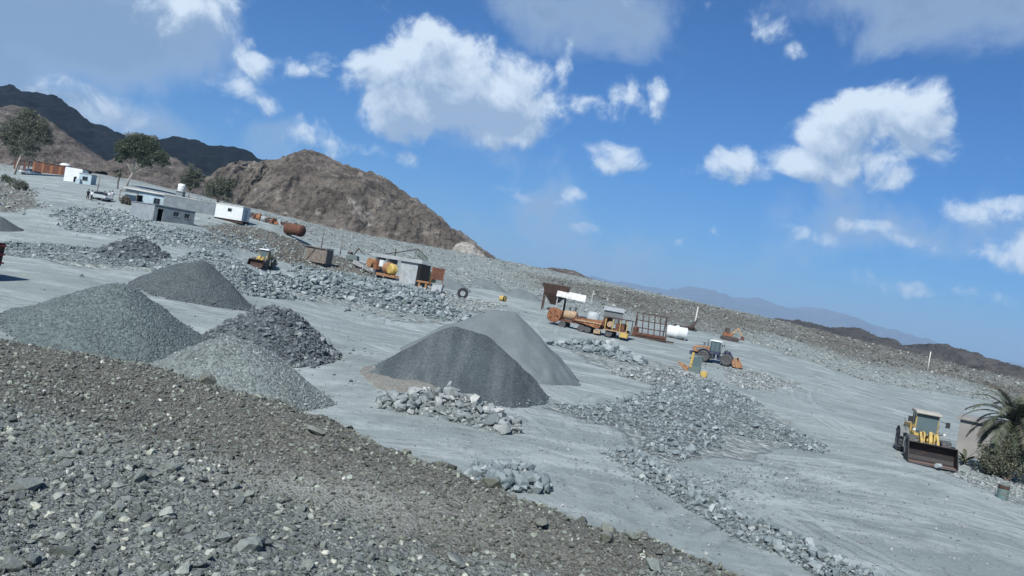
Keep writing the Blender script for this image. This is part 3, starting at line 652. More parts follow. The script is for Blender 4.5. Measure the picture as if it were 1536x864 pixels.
# ------------------------------------------------------------------ heaps
class Heap:
    """a tipped heap: ridge segments with the slope of repose"""
    def __init__(s, name, label, cat, segs, slope, mat, bumpy=0.08, soft=0.35, res=90, seed=1, group=None, nfreq=1.0, skirt=0.2):
        s.segs = [(np.array(a[:2]), a[2], np.array(c[:2]), c[2]) for a, c in segs]; s.slope = slope; s.soft = soft; s.bumpy = bumpy; s.seed = seed; s.nf = nfreq
        R = max(max(a[1], a[3]) for a in s.segs) / slope * 1.35 + 0.8
        P_ = np.array([q for a in s.segs for q in (a[0], a[2])]); lo, hi = P_.min(0) - R, P_.max(0) + R; s.lo, s.hi = lo, hi
        k = max(hi - lo) / res; nx, ny = int((hi[0] - lo[0]) / k) + 2, int((hi[1] - lo[1]) / k) + 2
        X, Y = np.meshgrid(np.linspace(lo[0], hi[0], nx), np.linspace(lo[1], hi[1], ny)); h = s.h(X, Y)
        Z = H(X, Y) + np.maximum(h, -skirt); F = grid_faces(ny, nx); keep = (h.ravel()[F] > -skirt).any(1); F = F[keep]
        used = np.unique(F); rem = np.full(X.size, -1); rem[used] = np.arange(len(used)); c0 = P_.mean(0); s.c = Vector((c0[0], c0[1], H1(*c0)))
        V = np.stack([X.ravel() - s.c.x, Y.ravel() - s.c.y, Z.ravel() - s.c.z], 1)[used]
        s.o = thing(name, label, cat, s.c, group=group)
        s.body = link('mound', np_mesh('mound', V, rem[F], mat), s.o)
    def h(s, x, y):
        b_ = np.full(np.shape(x), -9.0)
        wob = 1 + 0.20 * fbm(np.asarray(x) / 3.6, np.asarray(y) / 3.6, s.seed, 3)
        for a, ha, c, hc in s.segs:
            e = c - a; L = (e ** 2).sum(); t = np.clip(((x - a[0]) * e[0] + (y - a[1]) * e[1]) / L, 0, 1) if L > 1e-6 else 0.0
            d_ = np.hypot(x - a[0] - t * e[0], y - a[1] - t * e[1]); hh = ha + (hc - ha) * t
            d_ = np.sqrt(d_ * d_ + s.soft ** 2) - s.soft
            v_ = hh - s.slope * d_ * wob
            v_ = np.where(v_ > 1.2, v_, 0.13 * np.log1p(np.exp(np.clip(v_, -8, 1.2) / 0.13))) - 0.13
            b_ = np.maximum(b_, v_)
        b_ = b_ + s.bumpy * fbm(np.asarray(x) * s.nf, np.asarray(y) * s.nf, s.seed + 0.5, 3, 0.55)
        return np.where(b_ < .05, .05 - (.05 - b_) * 4.0, b_)
    def pts(s, n, rs, hmin=0.02, bias=None):
        out = np.zeros((0, 3)); tries = 0
        while len(out) < n and tries < 60:
            q = rs.uniform(s.lo, s.hi, (n * 4, 2)); h = s.h(q[:, 0], q[:, 1]); k = h > hmin; q = q[k]; h = h[k]
            out = np.vstack([out, np.c_[q, H(q[:, 0], q[:, 1]) + h]]); tries += 1
        return out[:n]
    def foot(s, n, size, mat, seed):
        """coarse stones that rolled to the foot of the heap"""
        rs = np.random.RandomState(seed); out = np.zeros((0, 3)); c = np.array(s.c)
        while len(out) < n:
            q = rs.uniform(s.lo - .6, s.hi + .6, (n * 12, 2)); h = s.h(q[:, 0], q[:, 1]); k = (h > -.55) & (h < .30) & (rs.uniform(0, 1, len(h)) < .9 - 1.5 * np.abs(h)); q = q[k]
            out = np.vstack([out, np.c_[q, H(q[:, 0], q[:, 1]) + np.maximum(h[k], 0)]])
        sz = power(rs, n, size[0], size[1], 2.4); q = out[:n] - c; q[:, 2] += sz * .12; scatter('fallen_stones', q, sz, mat, seed, parent=s.o); return s
    def cover(s, n_big, big, n_small, small, mat, seed, sink=0.15, e=2.0, hmin=0.02, tilt=0.5):
        rs = np.random.RandomState(seed); c = np.array(s.c)
        if n_big:
            sz = np.sort(power(rs, n_big, big[0], big[1], e))[::-1]; q = s.pts(n_big, rs, hmin) - c; q[:, 2] += sz * (0.25 - sink); stones(q, sz, mat, seed, s.o, tilt=tilt)
        if n_small:
            sz = power(rs, n_small, small[0], small[1], e); q = s.pts(n_small, rs, hmin - 0.04) - c; q[:, 2] += sz * (0.2 - sink)
            scatter('gravel', q, sz, mat, seed + 1, parent=s.o, tilt=tilt)
        return s
def apex(u, v, Y, dz=0.0):
    q = P(u, v, Y); return (q.x, q.y, q.z - H1(q.x, q.y) + dz)
def gp(u, v, h, lo=None):
    q = G(u, v, lo); return (q.x, q.y, h)

# ------------------------------------------------------------------ the roadside bank the picture is taken from
CREST = [(-40, 13.6, -2.2)] + [tuple(P(u, v, Y) - Vector((0, 0, CAMZ))) for u, v, Y in
 [(0, 511, 13.4), (120, 528, 13.4), (250, 556, 13.5), (340, 582, 13.0), (430, 610, 12.6), (500, 636, 12.0), (560, 663, 11.6), (640, 694, 11.2), (700, 716, 10.9), (780, 751, 10.6), (850, 772, 10.4), (930, 798, 10.2), (1000, 818, 10.0), (1070, 848, 9.6), (1140, 874, 9.1), (1300, 938, 8.6)]] + [(14, 8.0, -2.95), (40, 7.0, -3.0)]
CREST = np.array(CREST)
def bank_z(x, y):
    cy = np.interp(x, CREST[:, 0], CREST[:, 1]); cz = np.interp(x, CREST[:, 0], CREST[:, 2]) + CAMZ
    cy = cy + 0.22 * fbm(x * 0.9, 0.5, 3.3, 3)
    s = cy - y
    lip = 0.16 * np.exp(-((s - 0.5) / 0.7) ** 2)
    dip = -0.18 * np.exp(-((s - 2.6) / 1.1) ** 2) * sstep(-6, -2, x) * sstep(4, 0, x)
    top = cz - 0.10 + lip + dip - 0.055 * np.clip(s - 1, 0, 20) + 0.10 * fbm(x * 0.45, y * 0.45, 9.1, 3) + 0.05 * fbm(x * 1.7, y * 1.7, 2.1, 3)
    out = cz - 0.02 + 0.76 * s
    return np.where(s > 0, np.minimum(top, top), out + 0.12 * fbm(x * 1.2, y * 1.2, 5.1, 3))
bx_ = np.unique(np.concatenate([np.linspace(-40, -13, 60), np.linspace(-13, 13, 520), np.linspace(13, 40, 60)]))
by_ = np.unique(np.concatenate([np.linspace(-25, 4.5, 40), np.linspace(4.5, 14.6, 300), np.linspace(14.6, 26, 50)]))
BX, BY = np.meshgrid(bx_, by_); BZ = bank_z(BX, BY); BZ = np.maximum(BZ, CAMZ - 9.5)
BZ = BZ + 0.018 * fbm(BX * 6, BY * 6, 1.1, 3) * (BY > 3)
mb, b, p = new_mat('bank_soil'); o = wpos(b)
sx = b.n('ShaderNodeSeparateXYZ'); b.put(sx.inputs[0], o)
f, _ = b.noise(o, 0.5, 5, 0.62, 0.3); f2, _ = b.noise(o, 4.0, 6, 0.7); f3, _ = b.noise(o, 22.0, 5, 0.7)
att = b.n('ShaderNodeAttribute', attribute_name='earth')
cell = b.voro(o, 26.0, 'F1', 'Color'); sc_ = b.n('ShaderNodeSeparateColor'); b.put(sc_.inputs[0], cell); vd = b.voro(o, 26.0); vd2 = b.voro(o, 70.0)
cell2 = b.voro(o, 70.0, 'F1', 'Color'); sc2 = b.n('ShaderNodeSeparateColor'); b.put(sc2.inputs[0], cell2)
k = b.m('MULTIPLY_ADD', sc_.outputs[0], 0.55, b.m('MULTIPLY', sc2.outputs[0], 0.45))
grey = b.ramp(k, [(.1, (.088, .100, .095)), (.5, (.155, .172, .163)), (.85, (.22, .238, .224)), (1, (.34, .35, .33))])
brown = b.ramp(k, [(.1, (.070, .069, .062)), (.5, (.120, .118, .106)), (.85, (.168, .165, .148)), (1, (.28, .27, .245))])
e_ = b.rng(b.m('ADD', att.outputs['Fac'], b.m('MULTIPLY', b.m('SUBTRACT', f, .5), 1.0)), .3, .7)
c = b.mix(e_, grey, brown)
att2 = b.n('ShaderNodeAttribute', attribute_name='dust')
c = b.mix(b.m('MULTIPLY', att2.outputs['Fac'], b.rng(f2, .25, .5)), c, (.27, .285, .255, 1))
c = b.mix(b.rng(f2, .6, .75, 0, .4), c, (.06, .06, .055, 1))
b.put(p.inputs['Base Color'], c); p.inputs['Roughness'].default_value = .96; p.inputs['Specular IOR Level'].default_value = 0.12
bump(b, p, b.m('ADD', b.m('MULTIPLY', vd, -.035), b.m('ADD', b.m('MULTIPLY', vd2, -.012), b.m('MULTIPLY', f3, .02))), 0.9, 1.0)
me = np_mesh('embankment', np.stack([BX, BY, BZ], -1).reshape(-1, 3), grid_faces(len(by_), len(bx_)), mb)
def earth_mask(x, y):
    s = np.interp(x, CREST[:, 0], CREST[:, 1]) - y
    w = np.interp(x, [-12, -8, -4, 0, 3, 6, 9], [5.0, 4.2, 3.4, 2.0, 1.2, 0.9, 0.7])
    return sstep(w * 1.35, w * 0.6, s + 1.3 * fbm(x * 0.8, y * 0.8, 4.4, 4, .65))
def dust_mask(x, y):
    d1 = 1.3 * np.exp(-(((x + 1.7 + (y - 9.2) * 0.6) / 2.0) ** 2 + ((y - 9.6) / 0.55) ** 2)); d2 = np.exp(-(((x + 5.2) / 2.2) ** 2 + ((y - 9.3) / 0.7) ** 2))
    return np.clip(0.62 * d1 + 0.42 * d2, 0, .8)
for nm, fn in (('earth', earth_mask), ('dust', dust_mask)):
    at = me.attributes.new(nm, 'FLOAT', 'POINT'); at.data.foreach_set('value', fn(BX, BY).astype(np.float32).ravel())
bank = tag(link('embankment', me), 'brown and grey rubble bank sloping across the foreground', 'embankment', kind='structure')
rs = np.random.RandomState(42)
def bank_pts(n, x0, x1, y0, y1, keep):
    out = np.zeros((0, 3))
    while len(out) < n:
        x = rs.uniform(x0, x1, n * 3); y = rs.uniform(y0, y1, n * 3)
        k = keep(x, y) & (np.interp(x, CREST[:, 0], CREST[:, 1]) - y > -0.25); out = np.vstack([out, np.c_[x[k], y[k], bank_z(x[k], y[k])]])
    return out[:n]
vis = lambda x, y: np.abs(x) < 0.72 * y + 1.5
q = bank_pts(240, -8.0, 8, 5.4, 11.5, lambda x, y: vis(x, y) & (earth_mask(x, y) < rs.uniform(0.1, 0.5, x.shape)))
s_ = power(rs, 240, 0.10, 0.38, 2.6); q[:, 2] += s_ * 0.10; stones(q, s_, S_FORE, 5, bank, tilt=0.4)
cl = []                                       # brown clods along the crest
for i in range(60):
    x = rs.uniform(-5, 6.5); cl.append((x, np.interp(x, CREST[:, 0], CREST[:, 1]) - rs.exponential(0.28) + 0.05, 0))
q = np.array(cl); q[:, 2] = bank_z(q[:, 0], q[:, 1]); s_ = power(rs, 60, 0.10, 0.36, 2.0); q[:, 2] += s_ * 0.15; stones(q, s_, S_BROWN, 6, bank, name='clod', tilt=0.4)
q = bank_pts(46000, -11, 10.5, 4.8, 13.8, lambda x, y: vis(x, y) & (earth_mask(x, y) < rs.uniform(0.15, 0.9, x.shape)) & (dust_mask(x, y) < rs.uniform(0.3, 1.2, x.shape)))
s_ = power(rs, len(q), 0.016, 0.14, 2.3); q[:, 2] += s_ * 0.08; scatter('gravel', q, s_, S_FORE, 8, parent=bank)
q = bank_pts(36000, -11, 10.5, 5.5, 14, lambda x, y: vis(x, y) & (earth_mask(x, y) > rs.uniform(0.1, 0.9, x.shape)) & (dust_mask(x, y) < rs.uniform(0.3, 1.2, x.shape)))
s_ = power(rs, len(q), 0.016, 0.11, 2.3); q[:, 2] += s_ * 0.08; scatter('soil_crumbs', q, s_, S_BROWN, 9, parent=bank)
q = bank_pts(520, -10, 9.5, 5.5, 13.5, vis); s_ = power(rs, len(q), 0.02, 0.10, 2.2); q[:, 2] += s_ * 0.2
S_WHITE = stone_mat('stone_white', [(0, (.38, .39, .37)), (.5, (.52, .51, .46)), (1, (.66, .64, .57))]); scatter('white_pebbles', q, s_, S_WHITE, 10, parent=bank)
g_ = bank_pts(1, -4.6, -4.4, 7.4, 7.6, lambda x, y: x < 99)[0]
S_TURQ = stone_mat('stone_turquoise', [(0, (.17, .31, .27)), (1, (.21, .36, .31))])
o = link('stone', rock_mesh('stone', S_TURQ, 77, 18), bank, (g_[0], g_[1], g_[2] + 0.07)); o.scale = (.34, .27, .24); o['label'] = 'pale green stone lying among the grey foreground stones'

# ------------------------------------------------------------------ heaps and rows of stone
GV_GREEN = gravel_mat('green_gravel', (.108, .136, .132), 0.13, .35)
GV_GREY = gravel_mat('grey_gravel', (.085, .101, .102), 0.09, .38)
GV_LIGHT = gravel_mat('light_gravel', (.155, .18, .172), 0.12, .42)
GV_DARKH = gravel_mat('dark_rubble_bed', (.085, .10, .105), 0.25, .5)
GV_SAND = gravel_mat('crusher_sand', (.138, .158, .160), 0.05, .10, bs=0.25)
GV_CHIP = gravel_mat('dark_chippings', (.060, .073, .077), 0.06, .30, streak=((.5, .06, .05), 1.6, (.115, .13, .134), .7), bs=0.5)
GV_BED = gravel_mat('rubble_bed', (.145, .17, .168), 0.3, .5)
GV_BROWN = gravel_mat('brown_dirt', (.172, .172, .152), 0.1, .2, bs=0.4)
GV_MIX = gravel_mat('mixed_rubble_bed', (.148, .172, .168), 0.25, .5)

a = apex(186, 424, 46.5); a2 = apex(150, 437, 47.5)
Heap('gravel_heap', 'large greenish grey gravel cone at the left, nearest the brown bank', 'gravel heap', [(a, a), (a, a2)], 0.60, GV_GREEN, .11, .7, 120, 2).cover(0, None, 9000, (.06, .20), S_GREEN, 21, sink=.28, e=2.6).foot(420, (.1, .4), S_GREEN, 121)
a = apex(302, 388, 69); a2 = apex(285, 392, 69)
Heap('gravel_heap', 'dark grey fine gravel cone directly behind the large greenish cone', 'gravel heap', [(a2, a)], 0.70, GV_GREY, .09, .8, 110, 3).cover(0, None, 3500, (.07, .16), S_DARK, 23, sink=.25, e=2.6).foot(300, (.1, .4), S_DARK, 123)
a = apex(410, 457, 52); a2 = apex(432, 460, 52.5); a3 = apex(385, 466, 52)
Heap('rock_heap', 'heap of dark angular broken rock between the pale gravel mounds', 'rock heap', [(a3, a), (a, a2)], 0.86, GV_DARKH, .14, .6, 90, 4).cover(300, (.30, .75), 2600, (.12, .34), S_DARK, 25, e=2.0).foot(260, (.12, .5), S_DARK, 125)
a = apex(348, 501, 41); a2 = apex(364, 507, 41)
Heap('gravel_heap', 'low pale green gravel mound just behind the brown bank crest', 'gravel heap', [(a, a2), (a, apex(316, 513, 40.5))], 0.68, GV_LIGHT, .08, .9, 110, 5).cover(0, None, 6500, (.06, .18), S_PALE, 27, sink=.28, e=2.5).foot(420, (.08, .35), S_PALE, 127)
a = apex(206, 353, 86)
Heap('rock_heap', 'small pointed heap of dark brownish rubble below the block house slope', 'rock heap', [(a, a), (a, apex(222, 360, 86))], 0.66, GV_DARKH, .15, .6, 70, 6).cover(160, (.35, .8), 900, (.16, .4), S_DARK, 29)
a = apex(318, 376, 84); a2 = apex(352, 388, 84)
Heap('rock_heap', 'coarse grey rubble mound behind the dark gravel cone, beside the small loader', 'rock heap', [(a, a2), (a2, apex(392, 412, 86))], 0.55, GV_BED, .2, .8, 80, 7).cover(240, (.4, .95), 1800, (.18, .45), S_GREY, 31)
a = apex(-4, 322, 92)
Heap('gravel_heap', 'small dark gravel cone cut by the left edge of the picture', 'gravel heap', [(a, a)], 0.62, GV_GREY, .04, .5, 60, 8)
a = apex(738, 463, 62); a2 = apex(771, 465, 62.5); a3 = apex(676, 484, 63)
sand = Heap('sand_heap', 'tall smooth pale grey sand heap with a twin crest', 'sand heap', [(a, a2), (a3, a)], 0.76, GV_SAND, .10, .25, 150, 9, nfreq=0.8)
a = apex(684, 487, 51.5); a2 = apex(724, 498, 51)
Heap('gravel_heap', 'dark grey chippings heap in front of the pale sand heap', 'gravel heap', [(a, a2), (a, apex(664, 497, 52))], 0.76, GV_CHIP, .09, .5, 150, 10).cover(0, None, 9000, (.035, .10), S_DARK, 33, sink=.25, e=2.6).foot(500, (.06, .28), S_GREY, 133)
for i, (u, v, Y, lb) in enumerate([(668, 431, 150, 'small fine grey sand heap beside the rusty panel and tyre'), (722, 429, 165, 'small pale sand heap between the tyre and the yellow drum'), (778, 438, 160, 'small pale sand heap right of the yellow drum')]):
    a = apex(u, v, Y); a = (a[0], a[1], max(1.7, min(3.0, a[2])))
    Heap('sand_heap', lb, 'sand heap', [(a, (a[0] + 2.5, a[1], a[2] * .8))], 0.6, GV_SAND, .05, .5, 50, 40 + i, group='small sand heaps')
s_ = [gp(562, 548, .55), gp(640, 575, .75), gp(560, 600, .2), gp(690, 600, .45)]
Heap('dirt_mound', 'low streak of brown dirt between the gravel heaps', 'dirt mound', [(gp(590, 560, .55), gp(625, 582, .6)), (gp(625, 582, .6), gp(690, 600, .5))], 0.24, GV_BROWN, .06, .5, 70, 11, skirt=.2)

Heap('rock_heap', 'elongated heap of pale boulders in front of the dark chippings', 'rock heap', [(gp(606, 612, .8), gp(668, 617, 1.15)), (gp(668, 617, 1.15), gp(738, 640, .8))], 0.62, GV_BED, .14, .35, 80, 12).cover(290, (.28, 1.05), 900, (.08, .28), S_PALE, 35, sink=.06, e=2.3)
Heap('rock_heap', 'small compact pile of grey boulders against the bank crest', 'rock heap', [(gp(750, 722, .75), gp(786, 728, .6))], 0.60, GV_BED, .12, .3, 60, 13).cover(170, (.24, .85), 400, (.07, .24), S_GREY, 37, sink=.03, e=2.2)
wr = [(948, 690), (1000, 728), (1060, 766), (1130, 802), (1210, 838), (1300, 884), (1400, 930)]
Heap('stone_row', 'long row of broken grey stones running to the bottom right corner', 'stone row', [(gp(*wr[i], .55), gp(*wr[i+1], .5)) for i in range(len(wr) - 1)], 0.42, GV_MIX, .14, .25, 150, 14).cover(300, (.24, .62), 5200, (.07, .26), S_GREY, 39, sink=.0, e=2.1)
Heap('rock_heap', 'broad low spread of grey rubble in the middle of the yard', 'rock heap', [(gp(870, 622, 0.46), gp(960, 632, 0.85)), (gp(960, 632, 0.85), gp(1050, 622, 1.32)), (gp(1050, 622, 1.32), gp(1066, 590, 1.24)), (gp(1050, 622, 1.32), gp(1140, 648, 1.16)), (gp(1140, 648, 1.16), gp(1180, 664, 0.62)), (gp(1010, 640, 0.93), gp(1000, 680, 0.31))], 0.27, GV_MIX, .14, .6, 150, 15, skirt=.2).cover(300, (.28, .68), 10500, (.09, .32), S_GREY, 41, sink=.04, e=2.4)
Heap('rock_heap', 'mound of light rubble beneath the wrecked yellow cab', 'rock heap', [(gp(950, 566, .8), gp(1010, 574, 1.3)), (gp(1010, 574, 1.3), gp(1060, 582, .9))], 0.34, GV_BED, .2, .5, 90, 16).cover(260, (.32, .8), 3000, (.12, .35), S_PALE, 43)
Heap('rock_heap', 'pile of large pale boulders in front of the rusty orange crusher', 'rock heap', [(gp(866, 524, .9), gp(910, 532, 1.3)), (gp(910, 532, 1.3), gp(946, 545, .7))], 0.46, GV_BED, .25, .5, 80, 17).cover(220, (.5, 1.7), 1500, (.16, .5), S_GREY, 45, sink=.05)
Heap('rock_heap', 'wide field of blue grey boulders in front of the orange machine', 'rock heap', [(gp(420, 428, 1.3), gp(500, 440, 1.6)), (gp(500, 440, 1.6), gp(580, 456, 2.0)), (gp(580, 456, 2.0), gp(645, 468, 1.9)), (gp(470, 412, 1.0), gp(560, 430, 1.1)), (gp(560, 430, 1.1), gp(640, 446, .9))], 0.34, GV_BED, .3, .8, 130, 18).cover(300, (.6, 1.45), 5200, (.25, .8), S_GREY, 47, sink=.05, e=1.8)
Heap('stone_row', 'low row of dark stones at the left below the rubble slope', 'stone row', [(gp(10, 371, .6), gp(120, 378, .7)), (gp(120, 378, .7), gp(190, 388, .6)), (gp(40, 384, .5), gp(150, 394, .6)), (gp(150, 394, .6), gp(240, 402, .5))], 0.28, GV_MIX, .15, .4, 110, 19).cover(200, (.3, .7), 2600, (.12, .35), S_GREY, 49)

# loose stones scattered over slopes and yard
def loose(name, key, n, sz, mat, seed, label, e=2.3, poly=None, spread=1.1):
    rs = np.random.RandomState(seed); w = RUBW[key] if poly is None else poly; q = in_poly(w, n, rs)
    if key == 'talus': q = q[~(inside(ridge, q[:, 0], q[:, 1]) & (rs.uniform(0, 1, len(q)) < .72))]; n = len(q)
    q = q + rs.normal(0, 1, q.shape) * np.abs(rs.normal(0, 1, (n, 1))) * spread; s = power(rs, n, sz[0], sz[1], e)
    q3 = np.c_[q, H(q[:, 0], q[:, 1]) + s * 0.12]; amp = np.clip(np.hypot(q[:, 0], q[:, 1]) / 150, .25, 1.3)
    q3[:, 2] += amp * (0.42 * fbm(q[:, 0] / 3.3, q[:, 1] / 3.3, 1.7, 4, 0.6) + 0.5 * fbm(q[:, 0] / 16, q[:, 1] / 16, 5.5, 3)) * (poly is None) * np.clip(1 - polydist(w, q[:, 0], q[:, 1]) / 2, 0, 1)
    return scatter(name, q3, s, mat, seed, label=label, cat='rubble')
loose('rubble', 'talus', 40000, (.16, .95), S_SLOPE, 61, 'pale rubble strewn over the stony slopes behind the yard', 2.9)
RUBW['ridge'] = ridge; loose('rubble', 'ridge', 26000, (.16, 1.1), S_OLIVE, 71, 'olive brown rubble of the long ridge at the right', 2.8, spread=3.0)
loose('rubble', 'house_slope', 9000, (.14, .85), S_GREY, 62, 'grey rubble slope below the block house', 2.6)
loose('rubble', 'bank', 2600, (.15, .7), S_SLOPE, 63, 'gravel on the earth bank below the white container')
loose('rubble', 'mid_gravel', 1500, (.2, .7), S_PALE, 64, 'grey gravel beside the big tyre')
loose('rubble', 'gravel_band', 1600, (.14, .5), S_PALE, 65, 'band of pale gravel in front of the blue and orange loader')
loose('rubble', 'left_knoll', 1800, (.2, .8), S_SLOPE, 66, 'rubble of the knoll at the left edge')
loose('rubble', 'right_edge', 1300, (.08, .4), S_PALE, 67, 'pale gravel beside the oil drum at the right edge')
yardp = polyW([(800,620),(1000,660),(1200,680),(1420,740),(1536,860),(1300,900),(1000,850),(800,720),(600,640),(640,620)])
loose('pebbles', None, 2600, (.05, .22), S_PALE, 68, 'pebbles lying about the flat grey yard', 2.9, yardp)
yardp2 = polyW([(950,640),(1000,690),(1060,720),(1200,700),(1220,740),(1080,760),(980,740),(900,680)]); loose('pebbles', None, 2600, (.06, .28), S_GREY, 69, 'loose small stones around the broad rubble spread', 2.6, yardp2)

yardp3 = polyW([(380,440),(520,470),(640,490),(860,540),(1060,600),(1250,560),(1450,610),(1536,640),(1536,864),(1300,900),(1000,850),(800,740),(600,660),(480,600),(520,560)]); loose('pebbles', None, 9000, (.04, .2), S_GREY, 70, 'small dark pebbles sprinkled over the whole yard floor', 3.0, yardp3, 2.0)

loose('rubble', None, 6000, (.15, .8), S_SLOPE, 72, 'pale rubble on the flat ground between the houses and the mountain', 2.8, polyW([(200,286),(262,292),(330,304),(420,326),(560,352),(420,338),(380,328),(300,318),(255,300)], lo=160), 2.0)

# ------------------------------------------------------------------ paints
PT = dict(
 yellow=paint('loader_yellow', (.50, .345, .075), .40, .20), orange=paint('loader_orange', (.42, .20, .07), .50, .42), blue=paint('loader_blue', (.022, .028, .068), .30, .05),
 dgrey=paint('machine_grey', (.12, .135, .135), .5, .14), black=plain('rubber', (.028, .029, .03), .85, .3), tyre=paint('dusty_tyre', (.05, .05, .05), .75, 0, .9, dustcol=(.22, .225, .22)),
 rim=paint('rim_paint', (.34, .24, .09), .55, .2), rimo=paint('rim_orange', (.40, .25, .14), .6, .2), steel=paint('worn_steel', (.17, .17, .17), .4, .3, .5, .5), bkt=paint('bucket_black', (.02, .018, .018), .05, .06, .5), rustb=paint('bucket_steel', (.16, .095, .075), .35, .45),
 white=paint('white_paint', (.68, .70, .68), .22, .06, rustcol=(.25, .17, .11)), cream=paint('cream_plaster', (.60, .57, .50), .2, 0, .9), silver=paint('car_silver', (.36, .40, .41), .3, 0, .4),
 dust=paint('dusty_cream', (.40, .37, .31), .4, .1), cabgrn=paint('cab_green_grey', (.10, .14, .13), .3, .1), tan=paint('tan_paint', (.42, .29, .16), .45, .35),
 rust=rust_mat('rust', (.075, .035, .025), (.12, .052, .033), (.18, .085, .05)), rusto=rust_mat('orange_rust', (.12, .05, .026), (.23, .095, .045), (.36, .19, .095)), rustd=rust_mat('dark_rust', (.035, .022, .018), (.06, .036, .028), (.10, .06, .045)),
 wood=plain('old_boards', (.17, .14, .115), .9, .4, 3.0), woodd=plain('pole_wood', (.16, .145, .125), .9, .3), conc=plain('concrete', (.27, .275, .26), .95, .25, 1.2), block=plain('block_wall', (.235, .265, .28), .95, .22, .9, .4, .06),
 blockd=plain('cement_blocks', (.17, .195, .205), .95, .25, 1.0, .4, .06), plaster=plain('blue_plaster', (.34, .42, .45), .95, .2, .8), roofw=plain('white_roof', (.55, .54, .50), .9, .2, .8), hutw=plain('beige_plaster', (.235, .222, .205), .95, .15, .8),
 dark=plain('dark_inside', (.012, .013, .014), .9, .1), zinc=plain('zinc_sheet', (.33, .35, .35), .55, .25, 1.5), scrap=plain('scrap_dark', (.06, .05, .045), .8, .5, 3), red=plain('dull_red', (.28, .05, .04), .7, .2),
 skin=plain('skin', (.25, .15, .10), .7, .1), teal=paint('teal_paint', (.10, .17, .165), .4, .3), headl=glass('lamp_glass', (.55, .55, .5)), glass=glass('cab_glass', (.09, .13, .135)), glassd=glass('car_glass', (.012, .014, .016)))  # cab glass: base colour lightened for the sky it would reflect
GREENT = None

def wheel(parent, x, y, z, r, w, rimmat, lugs=22, name='wheel'):
    e = link(name, None, parent, (x, y, z)); e.empty_display_size = .2
    t = MB(); pr = [(r*.56, -w*.42), (r*.62, -w*.5), (r*.86, -w*.5), (r*.955, -w*.40), (r*.965, 0), (r*.955, w*.40), (r*.86, w*.5), (r*.62, w*.5), (r*.56, w*.42)]
    t.lathe(pr, 32, 'y')
    for i in range(lugs):
        for sgn in (-1, 1):
            a = 2*math.pi*(i + (.5 if sgn > 0 else 0))/lugs; M = Matrix.Rotation(a, 4, 'Y') @ Matrix.Translation((r*.965, sgn*w*.24, 0)) @ Matrix.Rotation(sgn*.35, 4, 'X')
            t.box(-r*.05, r*.045, -w*.25, w*.25, -r*.055, r*.055, M)
    t.build('tyre', PT['tyre'], e)
    m = MB(); sd = 1 if y > 0 else -1
    m.lathe([(r*.57, -w*.36), (r*.57, w*.36)], 24, 'y'); m.lathe([(r*.50, sd*w*.30), (r*.42, sd*w*.16), (r*.22, sd*w*.16), (r*.20, sd*w*.34), (.001, sd*w*.36)], 24, 'y')
    for i in range(10):
        a = 2*math.pi*i/10; m.cyl((r*.33*math.cos(a), sd*w*.14, r*.33*math.sin(a)), (r*.33*math.cos(a), sd*w*.22, r*.33*math.sin(a)), r*.03, n=6)
    m.build('rim', rimmat, e); return e

